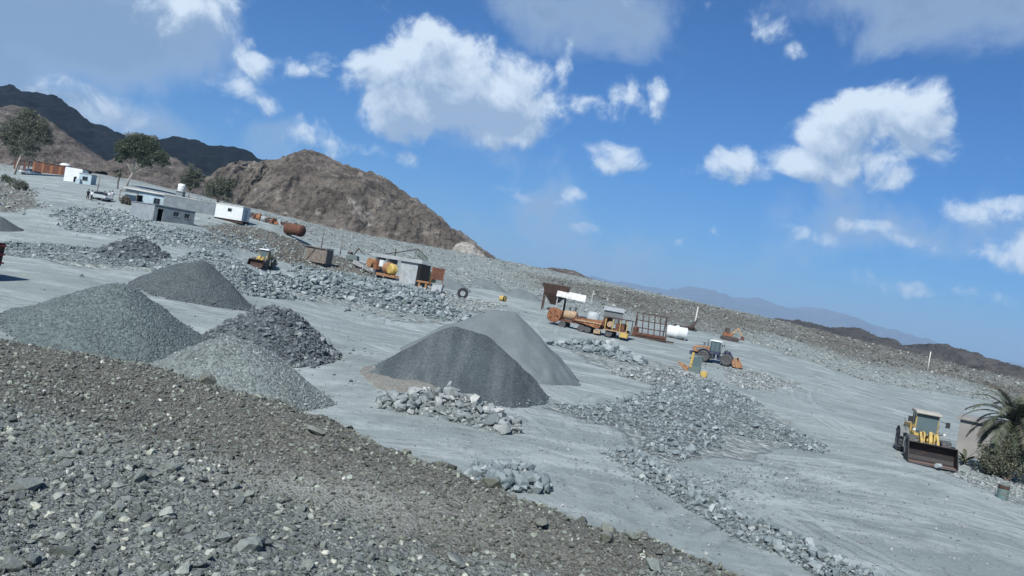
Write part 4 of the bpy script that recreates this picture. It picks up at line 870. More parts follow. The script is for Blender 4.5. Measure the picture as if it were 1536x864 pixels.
def loader(label, loc, rz, body, accent, cabm, roofm, bucketm, rimm, sc=1.0, hood=None, blade=3.1, glassm=None, group='wheel loaders'):
    t = thing('wheel_loader', label, 'loader', loc, rz, group, sc=sc); hood = hood or body; glassm = glassm or PT['glass']
    for x in (-1.65, 1.7):
        for y in (-1.08, 1.08): wheel(t, x, y, .84, .86, .64, rimm)
    c = MB(); c.box(-3.2, -.15, -.55, .55, .62, 1.35); c.box(-1.9, -1.4, -1.0, 1.0, .65, 1.0); c.build('rear_frame', accent, t, bevel=.03)
    c = MB(); c.box(.15, 2.3, -.42, .42, .60, 1.25); c.box(1.45, 1.95, -1.0, 1.0, .65, 1.0); c.prism([(1.0, 1.2), (1.9, 1.2), (1.75, 2.0), (1.15, 2.05)], -.40, -.28); c.prism([(1.0, 1.2), (1.9, 1.2), (1.75, 2.0), (1.15, 2.05)], .28, .40)
    c.build('front_frame', body, t, bevel=.02)
    h = MB(); h.prism([(-3.35, 1.25), (-3.38, 1.95), (-3.05, 2.2), (-.95, 2.3), (-.95, 1.25)], -.80, .80); hd = h.build('engine_hood', hood, t, bevel=.06)
    g = MB(); g.box(-3.425, -3.385, -.6, .6, 1.35, 1.95)
    for i in range(6): g.box(-3.45, -3.42, -.6, .6, 1.38 + i*.095, 1.42 + i*.095)
    g.build('grille', accent, hd)
    g = MB(); g.box(-2.9, -1.3, -.815, -.80, 1.6, 2.0); g.box(-2.9, -1.3, .80, .815, 1.6, 2.0); g.build('side_grille', PT['dgrey'], hd)
    g = MB(); g.prism([(-3.75, .75), (-3.8, 1.3), (-3.35, 1.4), (-3.1, .75)], -1.15, 1.15); g.build('counterweight', accent, t, bevel=.05)
    for y in (-1, 1):
        f = MB(); yy = sorted((y*.72, y*1.42))
        pr = [(-1.65 + 1.02*math.cos(a), .84 + 1.02*math.sin(a)) for a in np.linspace(.35, 2.6, 9)]; pr2 = [(-1.65 + 1.08*math.cos(a), .84 + 1.08*math.sin(a)) for a in np.linspace(2.6, .35, 9)]
        f.prism(pr + pr2, *yy); f.build('fender', accent, t)
        l = MB()
        for i in range(4): l.box(-.75, -.35, y*1.12 - .12, y*1.12 + .12, .55 + i*.3, .59 + i*.3)
        l.box(-.78, -.74, y*1.12 - .1, y*1.12 + .1, .5, 1.55); l.box(-.36, -.32, y*1.12 - .1, y*1.12 + .1, .5, 1.55); l.build('ladder', PT['dgrey'], t)
        r = MB(); r.tube([(-.95, y*1.0, 1.55), (-.95, y*1.15, 2.5), (-1.6, y*1.15, 2.5), (-2.6, y*.95, 2.45), (-2.6, y*.85, 2.2)], .022, 6); r.build('handrail', PT['dgrey'], t)
        m = MB(); m.tube([(.55, y*.8, 2.9), (.9, y*1.25, 2.85)], .02, 6); m.box(.84, .92, y*1.25 - .14, y*1.25 + .14, 2.55, 2.95); m.build('mirror', PT['black'], t)
        m = MB(); m.tube([(1.3, y*.4, 1.9), (1.35, y*.95, 2.05)], .03, 6); m.lathe([(.001, 1.32), (.10, 1.33), (.13, 1.42), (.13, 1.47)], 12, 'x', (0, y*1.0, 2.1)); hl = m.build('headlight_mount', PT['black'], t)
        m = MB(); m.lathe([(.001, 1.485), (.11, 1.48)], 12, 'x', (0, y*1.0, 2.1)); m.build('headlight', PT['headl'], hl)
        a = MB(); a.prism([(1.15, 1.95), (1.45, 2.0), (2.15, 1.45), (2.60, .72), (2.54, .46), (2.34, .50), (1.9, 1.18), (1.2, 1.68)], *sorted((y*.46, y*.62))); a.build('lift_arm', body, t, bevel=.02)
        a = MB(); a.cyl((.95, y*.36, .95), (1.6, y*.36, 1.25), .085); a.cyl((1.6, y*.36, 1.25), (2.15, y*.42, 1.42), .05); a.build('lift_cylinder', PT['steel'], t)
    a = MB(); a.prism([(1.75, 2.15), (1.95, 2.15), (2.35, 1.5), (2.3, .95), (2.1, .95), (2.1, 1.45), (1.7, 1.95)], -.11, .11); a.build('bellcrank', body, t, bevel=.02)
    a = MB(); a.cyl((.75, 0, 1.55), (1.35, 0, 1.85), .10); a.cyl((1.35, 0, 1.85), (1.82, 0, 2.05), .055); a.cyl((2.2, 0, 1.0), (2.56, 0, .85), .06); a.box(2.0, 2.35, -.46, .46, 1.22, 1.34); a.build('tilt_cylinder', PT['steel'], t)
    # cab
    cb = MB(); cb.box(-.92, .55, -.78, .78, 1.3, 1.78); cab = cb.build('cab', cabm, t, bevel=.03)
    k = MB()
    for x, y in ((-.88, -.74), (-.88, .74), (.42, -.74), (.42, .74)): k.bar((x, y, 1.75), (x * .96 - .02, y * .95, 3.25), .09)
    k.box(-.9, -.8, -.74, .74, 1.76, 2.1); k.bar((-.25, -.755, 1.76), (-.25, -.72, 3.22), .07); k.bar((-.25, .755, 1.76), (-.25, .72, 3.22), .07); k.build('pillar_frame', cabm, cab)
    k = MB(); k.prism([(-1.08, 3.22), (-1.05, 3.38), (-.6, 3.46), (.4, 3.42), (.72, 3.30), (.70, 3.22)], -.86, .86); k.build('roof', roofm, cab, bevel=.03)
    for nm, bb in (('windscreen', (.43, .45, -.70, .70, 1.80, 3.22)), ('rear_window', (-.87, -.85, -.70, .70, 2.1, 3.22)), ('side_window', (-.82, .38, -.735, -.72, 1.80, 3.22)), ('side_window', (-.82, .38, .72, .735, 1.80, 3.22))):
        MB().box(*bb).build(nm, glassm, cab)
    e = MB(); e.cyl((-1.45, .35, 2.2), (-1.45, .35, 3.05), .085, n=12); e.cyl((-1.45, .35, 2.2), (-1.45, .35, 2.75), .14, n=12); e.tube([(-1.45, .35, 3.0), (-1.45, .35, 3.15), (-1.6, .35, 3.25)], .075, 8); e.build('exhaust_pipe', PT['dgrey'], t)
    e = MB(); e.cyl((-1.9, -.3, 2.2), (-1.9, -.3, 2.7), .11, n=12); e.lathe([(.20, 2.68), (.20, 2.85), (.05, 2.93)], 14, 'z', (-1.9, -.3, 0)); e.build('air_cleaner', PT['dgrey'], t)
    # bucket: curved shell between two cheek plates
    B = blade / 2; pf = [(4.02, .05), (3.05, .04), (2.78, .16), (2.62, .42), (2.60, .78), (2.72, 1.10), (2.92, 1.30), (3.16, 1.40)]
    k = MB()
    for i in range(len(pf) - 1): k.bar((pf[i][0], 0, pf[i][1]), (pf[i+1][0], 0, pf[i+1][1]), blade, .06)
    bk = k.build('bucket', bucketm, t)
    for y in (-1, 1):
        k = MB(); k.prism(pf + [(3.35, 1.05), (3.75, .45)], *sorted((y*B, y*(B + .05)))); k.build('cheek_plate', bucketm, bk)
    MB().box(3.0, 3.95, -B + .01, B - .01, .082, .088).build('worn_floor', PT['rustb'], bk); k = MB(); k.box(3.98, 4.14, -B, B, .02, .055); k.build('cutting_edge', PT['steel'], bk)
    k = MB(); k.prism([(2.42, .3), (2.60, .3), (2.58, 1.0), (2.45, .9)], -.66, -.42); k.prism([(2.42, .3), (2.60, .3), (2.58, 1.0), (2.45, .9)], .42, .66); k.build('hinge_bracket', bucketm, bk)
    return t
def head(dx, dy): return math.atan2(dy, dx)

q = G(1380, 686); loader('yellow wheel loader with a wide rusty bucket parked beside the beige hut', (q.x, q.y, q.z), head(-.27, -.963), PT['yellow'], PT['dgrey'], PT['yellow'], PT['dust'], PT['bkt'], PT['dgrey'], 1.02)
q = G(1072, 545); loader('orange and dark blue wheel loader standing side-on in the yard', (q.x, q.y, q.z + .02), head(.93, -.37), PT['blue'], PT['blue'], PT['blue'], PT['white'], PT['orange'], PT['rimo'], .90, hood=PT['orange'], blade=2.9)
q = G(394, 402); loader('small yellow wheel loader with a white cab roof on the rubble', (q.x, q.y, q.z + .05), head(-.10, -.99), PT['yellow'], PT['dgrey'], PT['yellow'], PT['white'], PT['rustd'], PT['dgrey'], .84, hood=PT['yellow'], blade=2.8)

# ------------------------------------------------------------------ buildings
def wall(m, L, hgt, th, ops, M):
    """a wall along +x (outer face at y = 0, thickness to +y) with openings (x0, x1, z0, z1)"""
    xs = 0.0
    for x0, x1, z0, z1 in sorted(ops):
        m.box(xs, x0, 0, th, -.6, hgt, M)
        if z0 > 0: m.box(x0, x1, 0, th, -.6, z0, M)
        m.box(x0, x1, 0, th, z1, hgt, M); xs = x1
    m.box(xs, L, 0, th, -.6, hgt, M)
def house(name, label, cat, loc, th, L, D, hgt, front, left, wallm, roofm, over=.15, frontm=None, roof_t=.16, doorc='dark', group=None):
    """corner at loc; the front runs along direction th, the side goes back from the corner"""
    t = thing(name, label, cat, loc, th, group); w = .2
    f = MB(); wall(f, L, hgt, w, front, None); f.build('front_wall', frontm or wallm, t)
    s = MB(); wall(s, D - 2*w, hgt, w, left, Matrix.Translation((0, D - w, 0)) @ Matrix.Rotation(-math.pi/2, 4, 'Z')); s.build('side_wall', wallm, t)
    k = MB(); k.box(0, L, D - w, D, -.6, hgt); k.build('back_wall', wallm, t)
    k = MB(); k.box(L - w, L, w, D - w, -.6, hgt); k.build('side_wall', wallm, t)
    k = MB(); k.box(-over, L + over, -over, D + over, hgt + .002, hgt + roof_t); k.build('roof', roofm, t, bevel=.02)
    k = MB(); k.box(w, L - w, w, D - w, -.3, .02); k.build('floor_slab', PT['conc'], t)
    for x0, x1, z0, z1 in front:
        nm = 'door' if z0 <= .05 else 'window'
        if nm == 'door':
            d = MB(); M = Matrix.Translation((x0, w, 0)) @ Matrix.Rotation(1.25, 4, 'Z'); d.box(0, x1 - x0 - .05, 0, .05, .03, z1 - .04, M); d.build('door', PT['dgrey'], t)
        else:
            fr = MB(); a = .05
            for bb in ((x0, x0+a, z0, z1), (x1-a, x1, z0, z1), (x0+a, x1-a, z0, z0+a), (x0+a, x1-a, z1-a, z1), ((x0+x1)/2-.02, (x0+x1)/2+.02, z0+a, z1-a)): fr.box(bb[0], bb[1], .09, .13, bb[2], bb[3])
            fo = fr.build('window', PT['dgrey'], t); MB().box(x0+a, x1-a, .135, .145, z0+a, z1-a).build('pane', PT['glassd'], fo)
            MB().box(x0-.06, x1+.06, -.05, .08, z0-.07, z0-.002).build('sill', PT['conc'], fo)
    return t
R_ = math.radians
q = G(229, 331)
house('block_house', 'grey cement block house with an open door and two small windows', 'house', (q.x, q.y, q.z - .1), R_(50), 6.6, 8.0, 2.55, [(.55, 1.45, 0, 2.1), (3.1, 4.0, 1.35, 2.05), (4.9, 5.8, 1.35, 2.05)], [], PT['block'], PT['blockd'], .08, PT['blockd'])  # front wall coloured darker than the side, as the less sunlit face
q = G(216, 309, 130)
t = house('block_annex', 'long grey block annex behind the block house', 'house', (q.x + 1.5, q.y + 4, q.z + .2), R_(10), 9.5, 4.0, 2.5, [], [], PT['blockd'], PT['conc'], .05)
q = G(152, 300, 140)
t = house('plaster_house', 'pale blue plastered house with a white flat roof and dark porch', 'house', (q.x + 1, q.y + 6, q.z), R_(16), 12.5, 6.0, 2.9, [(2.0, 3.0, 0, 2.15), (4.9, 6.0, .9, 2.1), (8.2, 9.6, .9, 2.1)], [], PT['plaster'], PT['roofw'], .35, roof_t=.30)
k = MB(); k.box(-.6, 2.4, -2.0, -.37, 2.3, 2.42); pc = k.build('porch_roof', PT['woodd'], t)
for x in (-.5, 2.3): MB().box(x - .06, x + .06, -1.95, -1.83, -.5, 2.298).build('post', PT['woodd'], pc)
tank_loc = G(249, 296, 130)
def round_tank(name, label, cat, loc, r, h, mat):
    t = thing(name, label, cat, loc); m = MB(); m.lathe([(r*.98, 0), (r, .05), (r, h*.3), (r*1.02, h*.32), (r, h*.34), (r, h*.62), (r*1.02, h*.64), (r, h*.66), (r, h*.88), (r*.7, h*.97), (.001, h)], 28); m.build('body', mat, t, True)
    m = MB(); m.lathe([(r*.25, h*.96), (r*.25, h*1.04), (.001, h*1.06)], 16); m.build('lid', PT['dgrey'], t); return t
# tank on a block pedestal behind the annex
q = tank_loc; ped = thing('tank_stand', 'block pedestal under the white water tank', 'stand', (q.x + .2, q.y + 8, H1(q.x + .2, q.y + 8))); MB().box(-.9, .9, -.9, .9, -.5, 1.9).build('pier', PT['blockd'], ped); MB().box(-1.1, 1.1, -1.1, 1.1, 1.9, 2.05).build('slab', PT['conc'], ped)
round_tank('water_tank', 'white cylindrical water tank above the grey annex', 'tank', (q.x + .2, q.y + 8, H1(q.x + .2, q.y + 8) + 2.05), .95, 2.1, PT['white'])
q = G(283, 322, 150)
house('small_house', 'small cream house with a grey block front between annex and container', 'house', (q.x, q.y, q.z - .2), R_(44), 4.5, 4.2, 2.5, [(.9, 1.5, 1.2, 1.9), (2.4, 3.0, 1.2, 1.9)], [], PT['cream'], PT['roofw'], .1, PT['blockd'])
# white site container on skids
q = G(321, 327); t = thing('site_container', 'white site cabin on the earth bank with one small window', 'container', (q.x, q.y, q.z + .25), R_(-13)); L_, D_, h_ = 5.5, 2.45, 2.45
m = MB(); m.box(0, L_, 0, D_, 0, h_); bd = m.build('body', PT['white'], t, bevel=.03)
for i in range(26): MB().box(.12 + i*.205, .20 + i*.205, -.025, -.001, .15, h_ - .15).build('rib', PT['white'], bd)
m = MB(); m.box(-.08, L_ + .08, -.08, D_ + .08, h_ + .002, h_ + .12); m.build('roof', PT['roofw'], t, bevel=.02)
m = MB(); m.box(2.5, 3.3, -.06, -.028, 1.35, 1.95); w_ = m.build('window', PT['dgrey'], t); MB().box(2.58, 3.22, -.075, -.062, 1.42, 1.88).build('pane', PT['glassd'], w_)
for y in (.3, D_ - .3): MB().box(-.15, L_ + .15, y - .1, y + .1, -.45, -.002).build('skid', PT['rustd'], t)
MB().box(L_ + .002, L_ + .04, .7, 1.6, .1, 2.1).build('door', PT['zinc'], t)
# white gate kiosk with an arched door
q = G(95, 271, 190); t = thing('kiosk', 'white walled kiosk with an arched dark doorway by the road', 'kiosk', (q.x, q.y, q.z - .1), R_(4)); L_, D_, h_ = 4.6, 3.6, 3.9
m = MB(); ar = [(2.55, 0)] + [(3.0 - .45*math.cos(a), 1.35 + .45*math.sin(a)) for a in np.linspace(0, math.pi, 9)] + [(3.45, 0)]
m.prism([(0, -.4), (2.55, -.4)] + ar + [(3.45, -.4), (L_, -.4), (L_, h_), (0, h_)], 0, .25); m.build('front_wall', PT['white'], t)
MB().box(0, .25, .252, D_, -.4, h_).build('side_wall', PT['white'], t); MB().box(L_ - .25, L_, .252, D_, -.4, h_).build('side_wall', PT['white'], t); MB().box(.25, L_ - .25, D_ - .25, D_, -.4, h_).build('back_wall', PT['white'], t); MB().box(.1, L_ - .1, .1, D_ - .1, h_ + .002, h_ + .12).build('roof', PT['roofw'], t)
MB().box(2.6, 3.4, .5, .55, 0, 1.8).build('door', PT['dark'], t)
q = G(117, 275, 190); t = house('guard_hut', 'pale blue hut with a barred window beside the white kiosk', 'hut', (q.x, q.y, q.z - .1), R_(4), 3.2, 3.0, 2.9, [(.9, 2.3, 1.1, 2.2)], [], PT['plaster'], PT['zinc'], .12)
MB().box(-.35, .75, -.9, -.15, -.3, 1.3).build('panel_box', PT['plaster'], t)
# rusty sheet workshop and small rusty shelter
q = G(36, 258, 190); t = thing('sheet_workshop', 'long workshop of rusty red corrugated sheets behind the pickup', 'workshop', (q.x, q.y + 4, q.z - .1), R_(-2)); n_ = 22
for i in range(n_): MB().box(i*.72, i*.72 + .70, (i % 3)*.03, (i % 3)*.03 + .05, -.4, 4.0 + .12*math.sin(i*2.1)).build('sheet', PT['rust'] if i % 4 else PT['rusto'], t)
MB().box(n_*.72 + .15, n_*.72 + .45, -.02, .2, -.4, 3.7).build('post', PT['zinc'], t); MB().box(-.3, n_*.72 + .6, .12, 6.2, 4.15, 4.27).build('roof', PT['rustd'], t); MB().box(.1, n_*.72, 6.0, 6.1, -.4, 4.1).build('back_wall', PT['rust'], t)
t2 = q
m = thing('roof_tank', 'white half round tank on the rusty workshop roof', 'tank', (q.x + 9.2, q.y + 6, q.z + 4.17)); k = MB(); k.lathe([(1.6, 0), (1.6, .45), (1.25, .85), (.6, 1.02), (.001, 1.05)], 22); k.build('body', PT['white'], m, True)
q = G(14, 254, 190); t = thing('rusty_shelter', 'open rusty framed shelter behind the leftmost tree', 'shelter', (q.x, q.y + 2, q.z - .1), 0)
for i in range(4):
    for y in (0, 2.6): MB().box(i*1.5, i*1.5 + .18, y, y + .18, -.3, 3.7).build('post', PT['rust'], t)
MB().box(-.2, 4.9, -.2, 3.0, 3.702, 3.9).build('roof', PT['rustd'], t)
for i in range(3): MB().box(i*1.5 + .2, i*1.5 + (.8 if i != 1 else .4), .05, .1, .2, 3.2).build('sheet', PT['rust'], t)
# beige hut at the right
q = G(1432, 680); t = house('beige_hut', 'beige plastered hut with an overhanging roof slab behind the palm', 'hut', (q.x, q.y, q.z - .1), R_(-32), 4.4, 4.0, 3.1, [], [], PT['hutw'], PT['hutw'], .28, roof_t=.22)

# ------------------------------------------------------------------ plant and scrap of the yard
def rods(t, name, mat, segs, w=.08):
    for a, c in segs: MB().bar(a, c, w).build(name, mat, t)
# old rusty orange crusher on a trailer frame
q = G(880, 502); q2 = G(822, 484); q3 = G(942, 511); d = Vector((q3.x - q2.x, q3.y - q2.y, 0)); L = d.length; rz = head(d.x, d.y)
t = thing('mobile_crusher', 'long rusty orange mobile crusher with hopper and engine', 'crusher', (q2.x, q2.y, (q2.z + q3.z) / 2 - .25), rz); k_ = L / 12.5
t.scale = (k_, k_, k_)
for y in (-.7, .7): MB().box(0, 12.3, y - .1, y + .1, 1.1, 1.4).build('chassis_beam', PT['rust'], t)
for x in (1.2, 6.2, 11.2): MB().box(x, x + .2, -.6, .6, 1.15, 1.35).build('cross_beam', PT['rust'], t)
m = MB(); m.lathe([(.25, -.18), (.95, -.18), (1.05, -.12), (1.05, .12), (.95, .18), (.25, .18)], 26, 'y', (1.15, -1.05, 1.75))
fl = m.build('flywheel', PT['rusto'], t)
m = MB()
for i in range(5):
    a = 2*math.pi*i/5; m.bar((1.15 + .2*math.cos(a), -1.24, 1.75 + .2*math.sin(a)), (1.15 + .9*math.cos(a), -1.24, 1.75 + .9*math.sin(a)), .12, .05)
m.build('spoke', PT['rust'], fl)
m = MB(); m.prism([(.1, 1.4), (0, 2.6), (.7, 2.9), (2.1, 2.5), (2.2, 1.4)], -.7, .7); m.build('jaw_housing', PT['rusto'], t, bevel=.05)
m = MB(); m.lathe([(.001, 2.5), (.62, 2.52), (.68, 2.6), (.68, 4.3), (.62, 4.38), (.001, 4.4)], 20, 'x', (0, -.35, 2.15)); m.build('fuel_tank', PT['tan'], t, True)
for i, x in enumerate((3.0, 3.9)): m = MB(); m.cyl((x, .2, 2.6), (x, .2, 3.3 + .2*i), .12); m.build('exhaust_stack', PT['scrap'], t)
m = MB(); m.prism([(4.0, 1.45), (4.2, 2.2), (8.6, 1.9), (8.8, 1.45)], -1.0, 1.0); m.build('conveyor', PT['rust'], t, bevel=.03)
m = MB()
pr = [(4.9, 1.5), (5.4, 2.05), (8.9, 2.2), (8.3, .95)]
m.prism(pr, -1.45, -1.35); m.build('hopper_side', PT['rusto'], t); m = MB(); m.prism(pr, 1.35, 1.45); m.build('hopper_side', PT['rusto'], t)
m = MB(); m.prism([(4.9, 1.45), (8.3, .92), (8.3, 1.02), (4.9, 1.55)], -1.34, 1.34); m.build('hopper_floor', PT['rusto'], t)
m = MB(); m.box(4.7, 8.7, -1.56, -1.46, 1.62, 1.82); m.build('side_rail', PT['tan'], t)
m = MB(); m.prism([(8.4, 1.6), (8.9, 2.75), (9.4, 2.8), (9.2, 1.4)], -1.3, 1.3); m.build('discharge_chute', PT['rust'], t, bevel=.03)
m = MB(); m.box(8.7, 12.6, -1.5, 1.5, 2.82, 2.92); m.build('platform_roof', PT['rustd'], t)
for x in (9.2, 10.3, 11.4, 12.4):
    for y in (-1.35, 1.35): MB().box(x - .05, x + .05, y - .05, y + .05, 1.2, 2.818).build('post', PT['yellow'], t)
m = MB(); m.box(9.0, 12.5, -1.4, 1.4, 1.0, 1.15); m.build('deck', PT['tan'], t)
m = MB(); m.lathe([(.001, -.2), (.4, -.2), (.45, 0), (.4, .2), (.001, .2)], 18, 'y', (9.8, -1.1, 1.9)); m.build('pulley', PT['tan'], t)
m = MB(); m.box(10.6, 11.9, -1.0, .6, 1.152, 2.2); m.build('engine_block', PT['rust'], t, bevel=.05)
m = MB(); m.box(11.5, 12.7, -1.5, -.9, .35, .998); m.build('axle_stand', PT['yellow'], t, bevel=.05); m = MB(); m.box(7.6, 8.6, -1.4, -.8, .25, .8); m.build('axle_stand', PT['tan'], t, bevel=.05)
for x in (2.6, 5.6, 6.6, 9.8):
    for y in (-1.0, 1.0): wheel(t, x, y, .62, .55, .35, PT['rust'], 18)
# rusty feed hopper on legs
q = G(812, 464, 120); t = thing('feed_hopper', 'dark rusty feed hopper on legs beside the white canopy', 'hopper', (q.x, q.y, q.z - .1), -.12)
m = MB(); m.frust((0, 4.0, 0, 3.0), 3.2, (-.5, 4.4, -.4, 3.4), 4.9); m.build('upper_bin', PT['rustd'], t); m = MB(); m.frust((1.4, 2.4, 1.0, 2.0), 1.3, (0, 4.0, 0, 3.0), 3.19); m.build('lower_cone', PT['rustd'], t)
for x, y in ((0, 0), (3.9, 0), (0, 2.9), (3.9, 2.9)): MB().box(x - .1, x + .1, y - .1, y + .1, -.4, 3.3).build('leg', PT['rustd'], t)
q = G(832, 470, 110); t = thing('canopy_shelter', 'thin posted shelter with a white slatted canopy above the crusher', 'shelter', (q.x, q.y, q.z - .1), -.1)
for x in (0, 1.2, 3.0, 4.4):
    for y in (0, 2.0): MB().bar((x, y, -.3), (x, y, (3.2 if y == 0 else 3.9) - x*.06), .09).build('post', PT['zinc'], t)
for i in range(6): MB().add([(x_, y_, z_ + (1.0 if y_ > 0 else -.15) - i*.05) for x_ in (-.2 + i*.86, .645 + i*.86) for y_ in (-.5, 2.6) for z_ in (3.30, 3.36)], [(0,1,3,2),(4,6,7,5),(0,4,5,1),(2,3,7,6),(1,5,7,3),(0,2,6,4)]).build('roof_slat', PT['roofw'], t)
MB().bar((0, 0, 1.9), (1.2, 0, 1.9), .07).build('rail', PT['zinc'], t); MB().bar((0, 0, 2.7), (4.4, 0, 2.6), .07).build('rail', PT['zinc'], t)
# grey shed
q = G(905, 489, 120); t = thing('metal_shed', 'small grey sheet metal shed behind the crusher', 'shed', (q.x + .6, q.y + 7, H1(q.x + .6, q.y + 7) - .1), -.12)
for i in range(8): MB().box(i*.42, i*.42 + .40, 0, .04, 0, 2.3).build('sheet', PT['dgrey'], t)
MB().box(0, .05, .045, 2.4, 0, 2.3).build('side_wall', PT['zinc'], t); MB().box(3.31, 3.36, .045, 2.4, 0, 2.3).build('side_wall', PT['dgrey'], t); MB().box(.06, 3.3, 2.36, 2.42, 0, 2.3).build('back_wall', PT['dgrey'], t)
MB().box(-.15, 3.5, -.25, 2.7, 0, .05, Matrix.Translation((0, 0, 2.36)) @ Matrix.Rotation(.22, 4, 'X')).build('roof', PT['zinc'], t)
q = G(893, 485, 120); t = thing('round_tank', 'pale grey round tank between the shed and the pole', 'tank', (q.x - .4, q.y + 1.5, q.z - .1)); m = MB(); m.lathe([(.001, 0), (1.05, .02), (1.1, .2), (1.1, 1.6), (.8, 1.95), (.001, 2.05)], 22); m.build('body', PT['zinc'], t, True)
m = MB(); m.lathe([(.28, 2.0), (.28, 2.15), (.001, 2.18)], 12); m.build('lid', PT['dgrey'], t)
# leaning rusty grizzly rack
q = G(950, 504); t = thing('screen_rack', 'rusty grid screen rack leaning on an A-frame', 'rack', (q.x, q.y, q.z), -.1)
Wd, Ht, ln = 4.6, 3.4, 1.6
def rp(x, k): return (x, ln * (1 - k) * -1 + .6, .35 + Ht * k)
for i in range(6): MB().bar(rp(i*Wd/5 + .3, 0), rp(i*Wd/5 + .1, 1), .14).build('bar', PT['rustd'], t)
for j in range(4): MB().bar(rp(.15, j/3), rp(Wd + .3, j/3), .14).build('rail', PT['rustd'], t)
for x in (0.1, Wd + .1): MB().bar((x, 2.2, 0), rp(x, 1), .16).build('prop', PT['rustd'], t)
MB().box(-.2, .75, .6, 1.4, -.1, 1.4).build('side_box', PT['rust'], t); MB().box(-1.5, 6.2, -1.35, -1.0, -.05, .18).build('skid_beam', PT['rustd'], t); MB().box(.2, Wd + .4, -1.0, .4, .16, .7).build('trough', PT['rust'], t)
# white cylinder tank lying down
def lying_tank(name, label, loc, rz, r, L, mat, band=True):
    t = thing(name, label, 'tank', loc, rz); m = MB(); m.lathe([(.001, 0), (r*.8, .03), (r, .18), (r, L*.48), (r*1.02, L*.485), (r*1.02, L*.515), (r, L*.52), (r, L - .18), (r*.8, L - .03), (.001, L)], 28, 'x', (0, 0, r)); m.build('shell', mat, t, True)
    m = MB(); m.cyl((L*.5, 0, r*1.95), (L*.5, 0, r*2.2), .28, n=14); m.build('manhole', mat, t)
    for x in (L*.2, L*.8): MB().prism([(x - .12, -.1), (x + .12, -.1), (x + .12, r*.35), (x - .12, r*.35)], -r*.7, r*.7).build('saddle', PT['rustd'], t)
    return t
q = G(1000, 506, 120); lying_tank('storage_tank', 'white cylindrical tank lying beside the rusty grid rack', (q.x, q.y + 1, q.z + .05), -.15, 1.05, 3.6, PT['white'])
q = G(428, 351); lying_tank('rusty_tank', 'rust brown cylindrical tank lying on top of the earth bank', (q.x, q.y, q.z + .02), -.42, 1.05, 4.0, PT['rust'])
# poles
def pole(label, u, v, h, mat, lo=None, lean=0.0, r=.11, lamp=False, arm=False):
    q = G(u, v, lo); t = thing('pole', label, 'pole', (q.x, q.y, q.z - .3), 0, 'poles in the quarry', ry=lean); m = MB(); m.cyl((0, 0, 0), (0, 0, h + .3), r, r*.7, 10); m.build('shaft', mat, t, True)
    if lamp: m = MB(); m.cyl((0, 0, h + .2), (.55, -.1, h + .5), .05); m.box(.4, .95, -.3, .1, h + .38, h + .62); m.build('lamp_head', PT['dgrey'], t)
    if arm: MB().bar((-.5, 0, h), (.5, 0, h), .09).build('cross_arm', mat, t)
    return t
pole('pale concrete pole standing beyond the white lying tank', 1040, 496, 4.8, PT['cream'], 130, .03, .14)
pole('slim pale pole on the far edge of the yard at the right', 1391, 558, 4.9, PT['cream'], 130, 0, .14)
pole('thin grey pole standing behind the crusher', 882, 478, 5.0, PT['zinc'], 120, .03, .07)
pole('dark lamp pole near the rusty lying tank', 482, 371, 4.6, PT['woodd'], 130, 0, .10, lamp=True)
pole('wooden pole left of the plaster house', 145, 292, 4.2, PT['woodd'], 150, .02, .13)
pole('thin pole on the pale talus behind the tyre', 732, 411, 4.0, PT['zinc'], 150, .0, .08)
pole('short dark post on the talus right of the lamp pole', 510, 382, 2.8, PT['woodd'], 140, 0, .13)
# half buried boarded shed in the bank
q = G(457, 388); t = thing('board_shed', 'small shed of weathered boards dug into the bank', 'shed', (q.x, q.y, q.z - .2), -.22)
for i in range(9): MB().box(i*.42, i*.42 + .40, (i % 2)*.03, (i % 2)*.03 + .06, -.1, 2.4).build('board', PT['wood'] if i % 3 else PT['woodd'], t)
MB().box(-.1, .0, .1, 2.6, -.1, 2.5).build('side_wall', PT['wood'], t); MB().box(-.3, 4.0, -.25, 2.7, 2.45, 2.6).build('roof', PT['woodd'], t); m = MB(); m.bar((.3, -.05, .1), (1.7, -.05, 2.3), .14, .05); m.build('brace', PT['wood'], t); MB().box(3.8, 3.9, .1, 2.6, -.1, 2.4).build('side_wall', PT['woodd'], t)
# orange screening plant with grey beam and mast
q = G(563, 413); q2 = G(632, 430); d = q2 - q; L = Vector((d.x, d.y, 0)).length; t = thing('screening_plant', 'orange screening machine with a long grey beam behind the boulders', 'machine', (q.x, q.y, (q.z + q2.z)/2 - .2), head(d.x, d.y)); k_ = L / 8.2; t.scale = (k_,)*3
MB().box(-.4, 8.4, -.5, .3, 2.15, 2.5).build('main_beam', PT['zinc'], t); MB().box(4.6, 7.9, -.3, .4, .1, 2.14).build('side_panel', PT['zinc'], t)
for x in (.4, 2.5): m = MB(); m.box(x, x + .22, -.6, .6, 0, 2.14); m.build('support_leg', PT['dgrey'], t)
m = MB(); m.lathe([(.001, -1.1), (.5, -1.1), (.5, -.95), (.5, -.55), (.4, -.5), (.001, -.5)], 20, 'y', (.2, 0, 1.45)); m.build('motor', PT['orange'], t); MB().box(.9, 1.4, -1.0, -.5, .9, 1.8).build('gearbox', PT['rusto'], t); MB().box(1.75, 2.45, -.9, -.55, 1.25, 1.9).build('control_box', PT['white'], t)
m = MB(); m.lathe([(.001, 2.9), (.5, 2.92), (.6, 3.0), (.6, 3.6), (.4, 3.7), (.001, 3.75)], 18, 'x', (0, -.7, 1.2)); m.build('drum_motor', PT['orange'], t); m = MB(); m.lathe([(.001, -1.2), (.42, -1.2), (.55, -1.05), (.55, -.6), (.001, -.55)], 20, 'y', (4.15, 0, 1.15)); m.build('drum_motor', PT['yellow'], t)
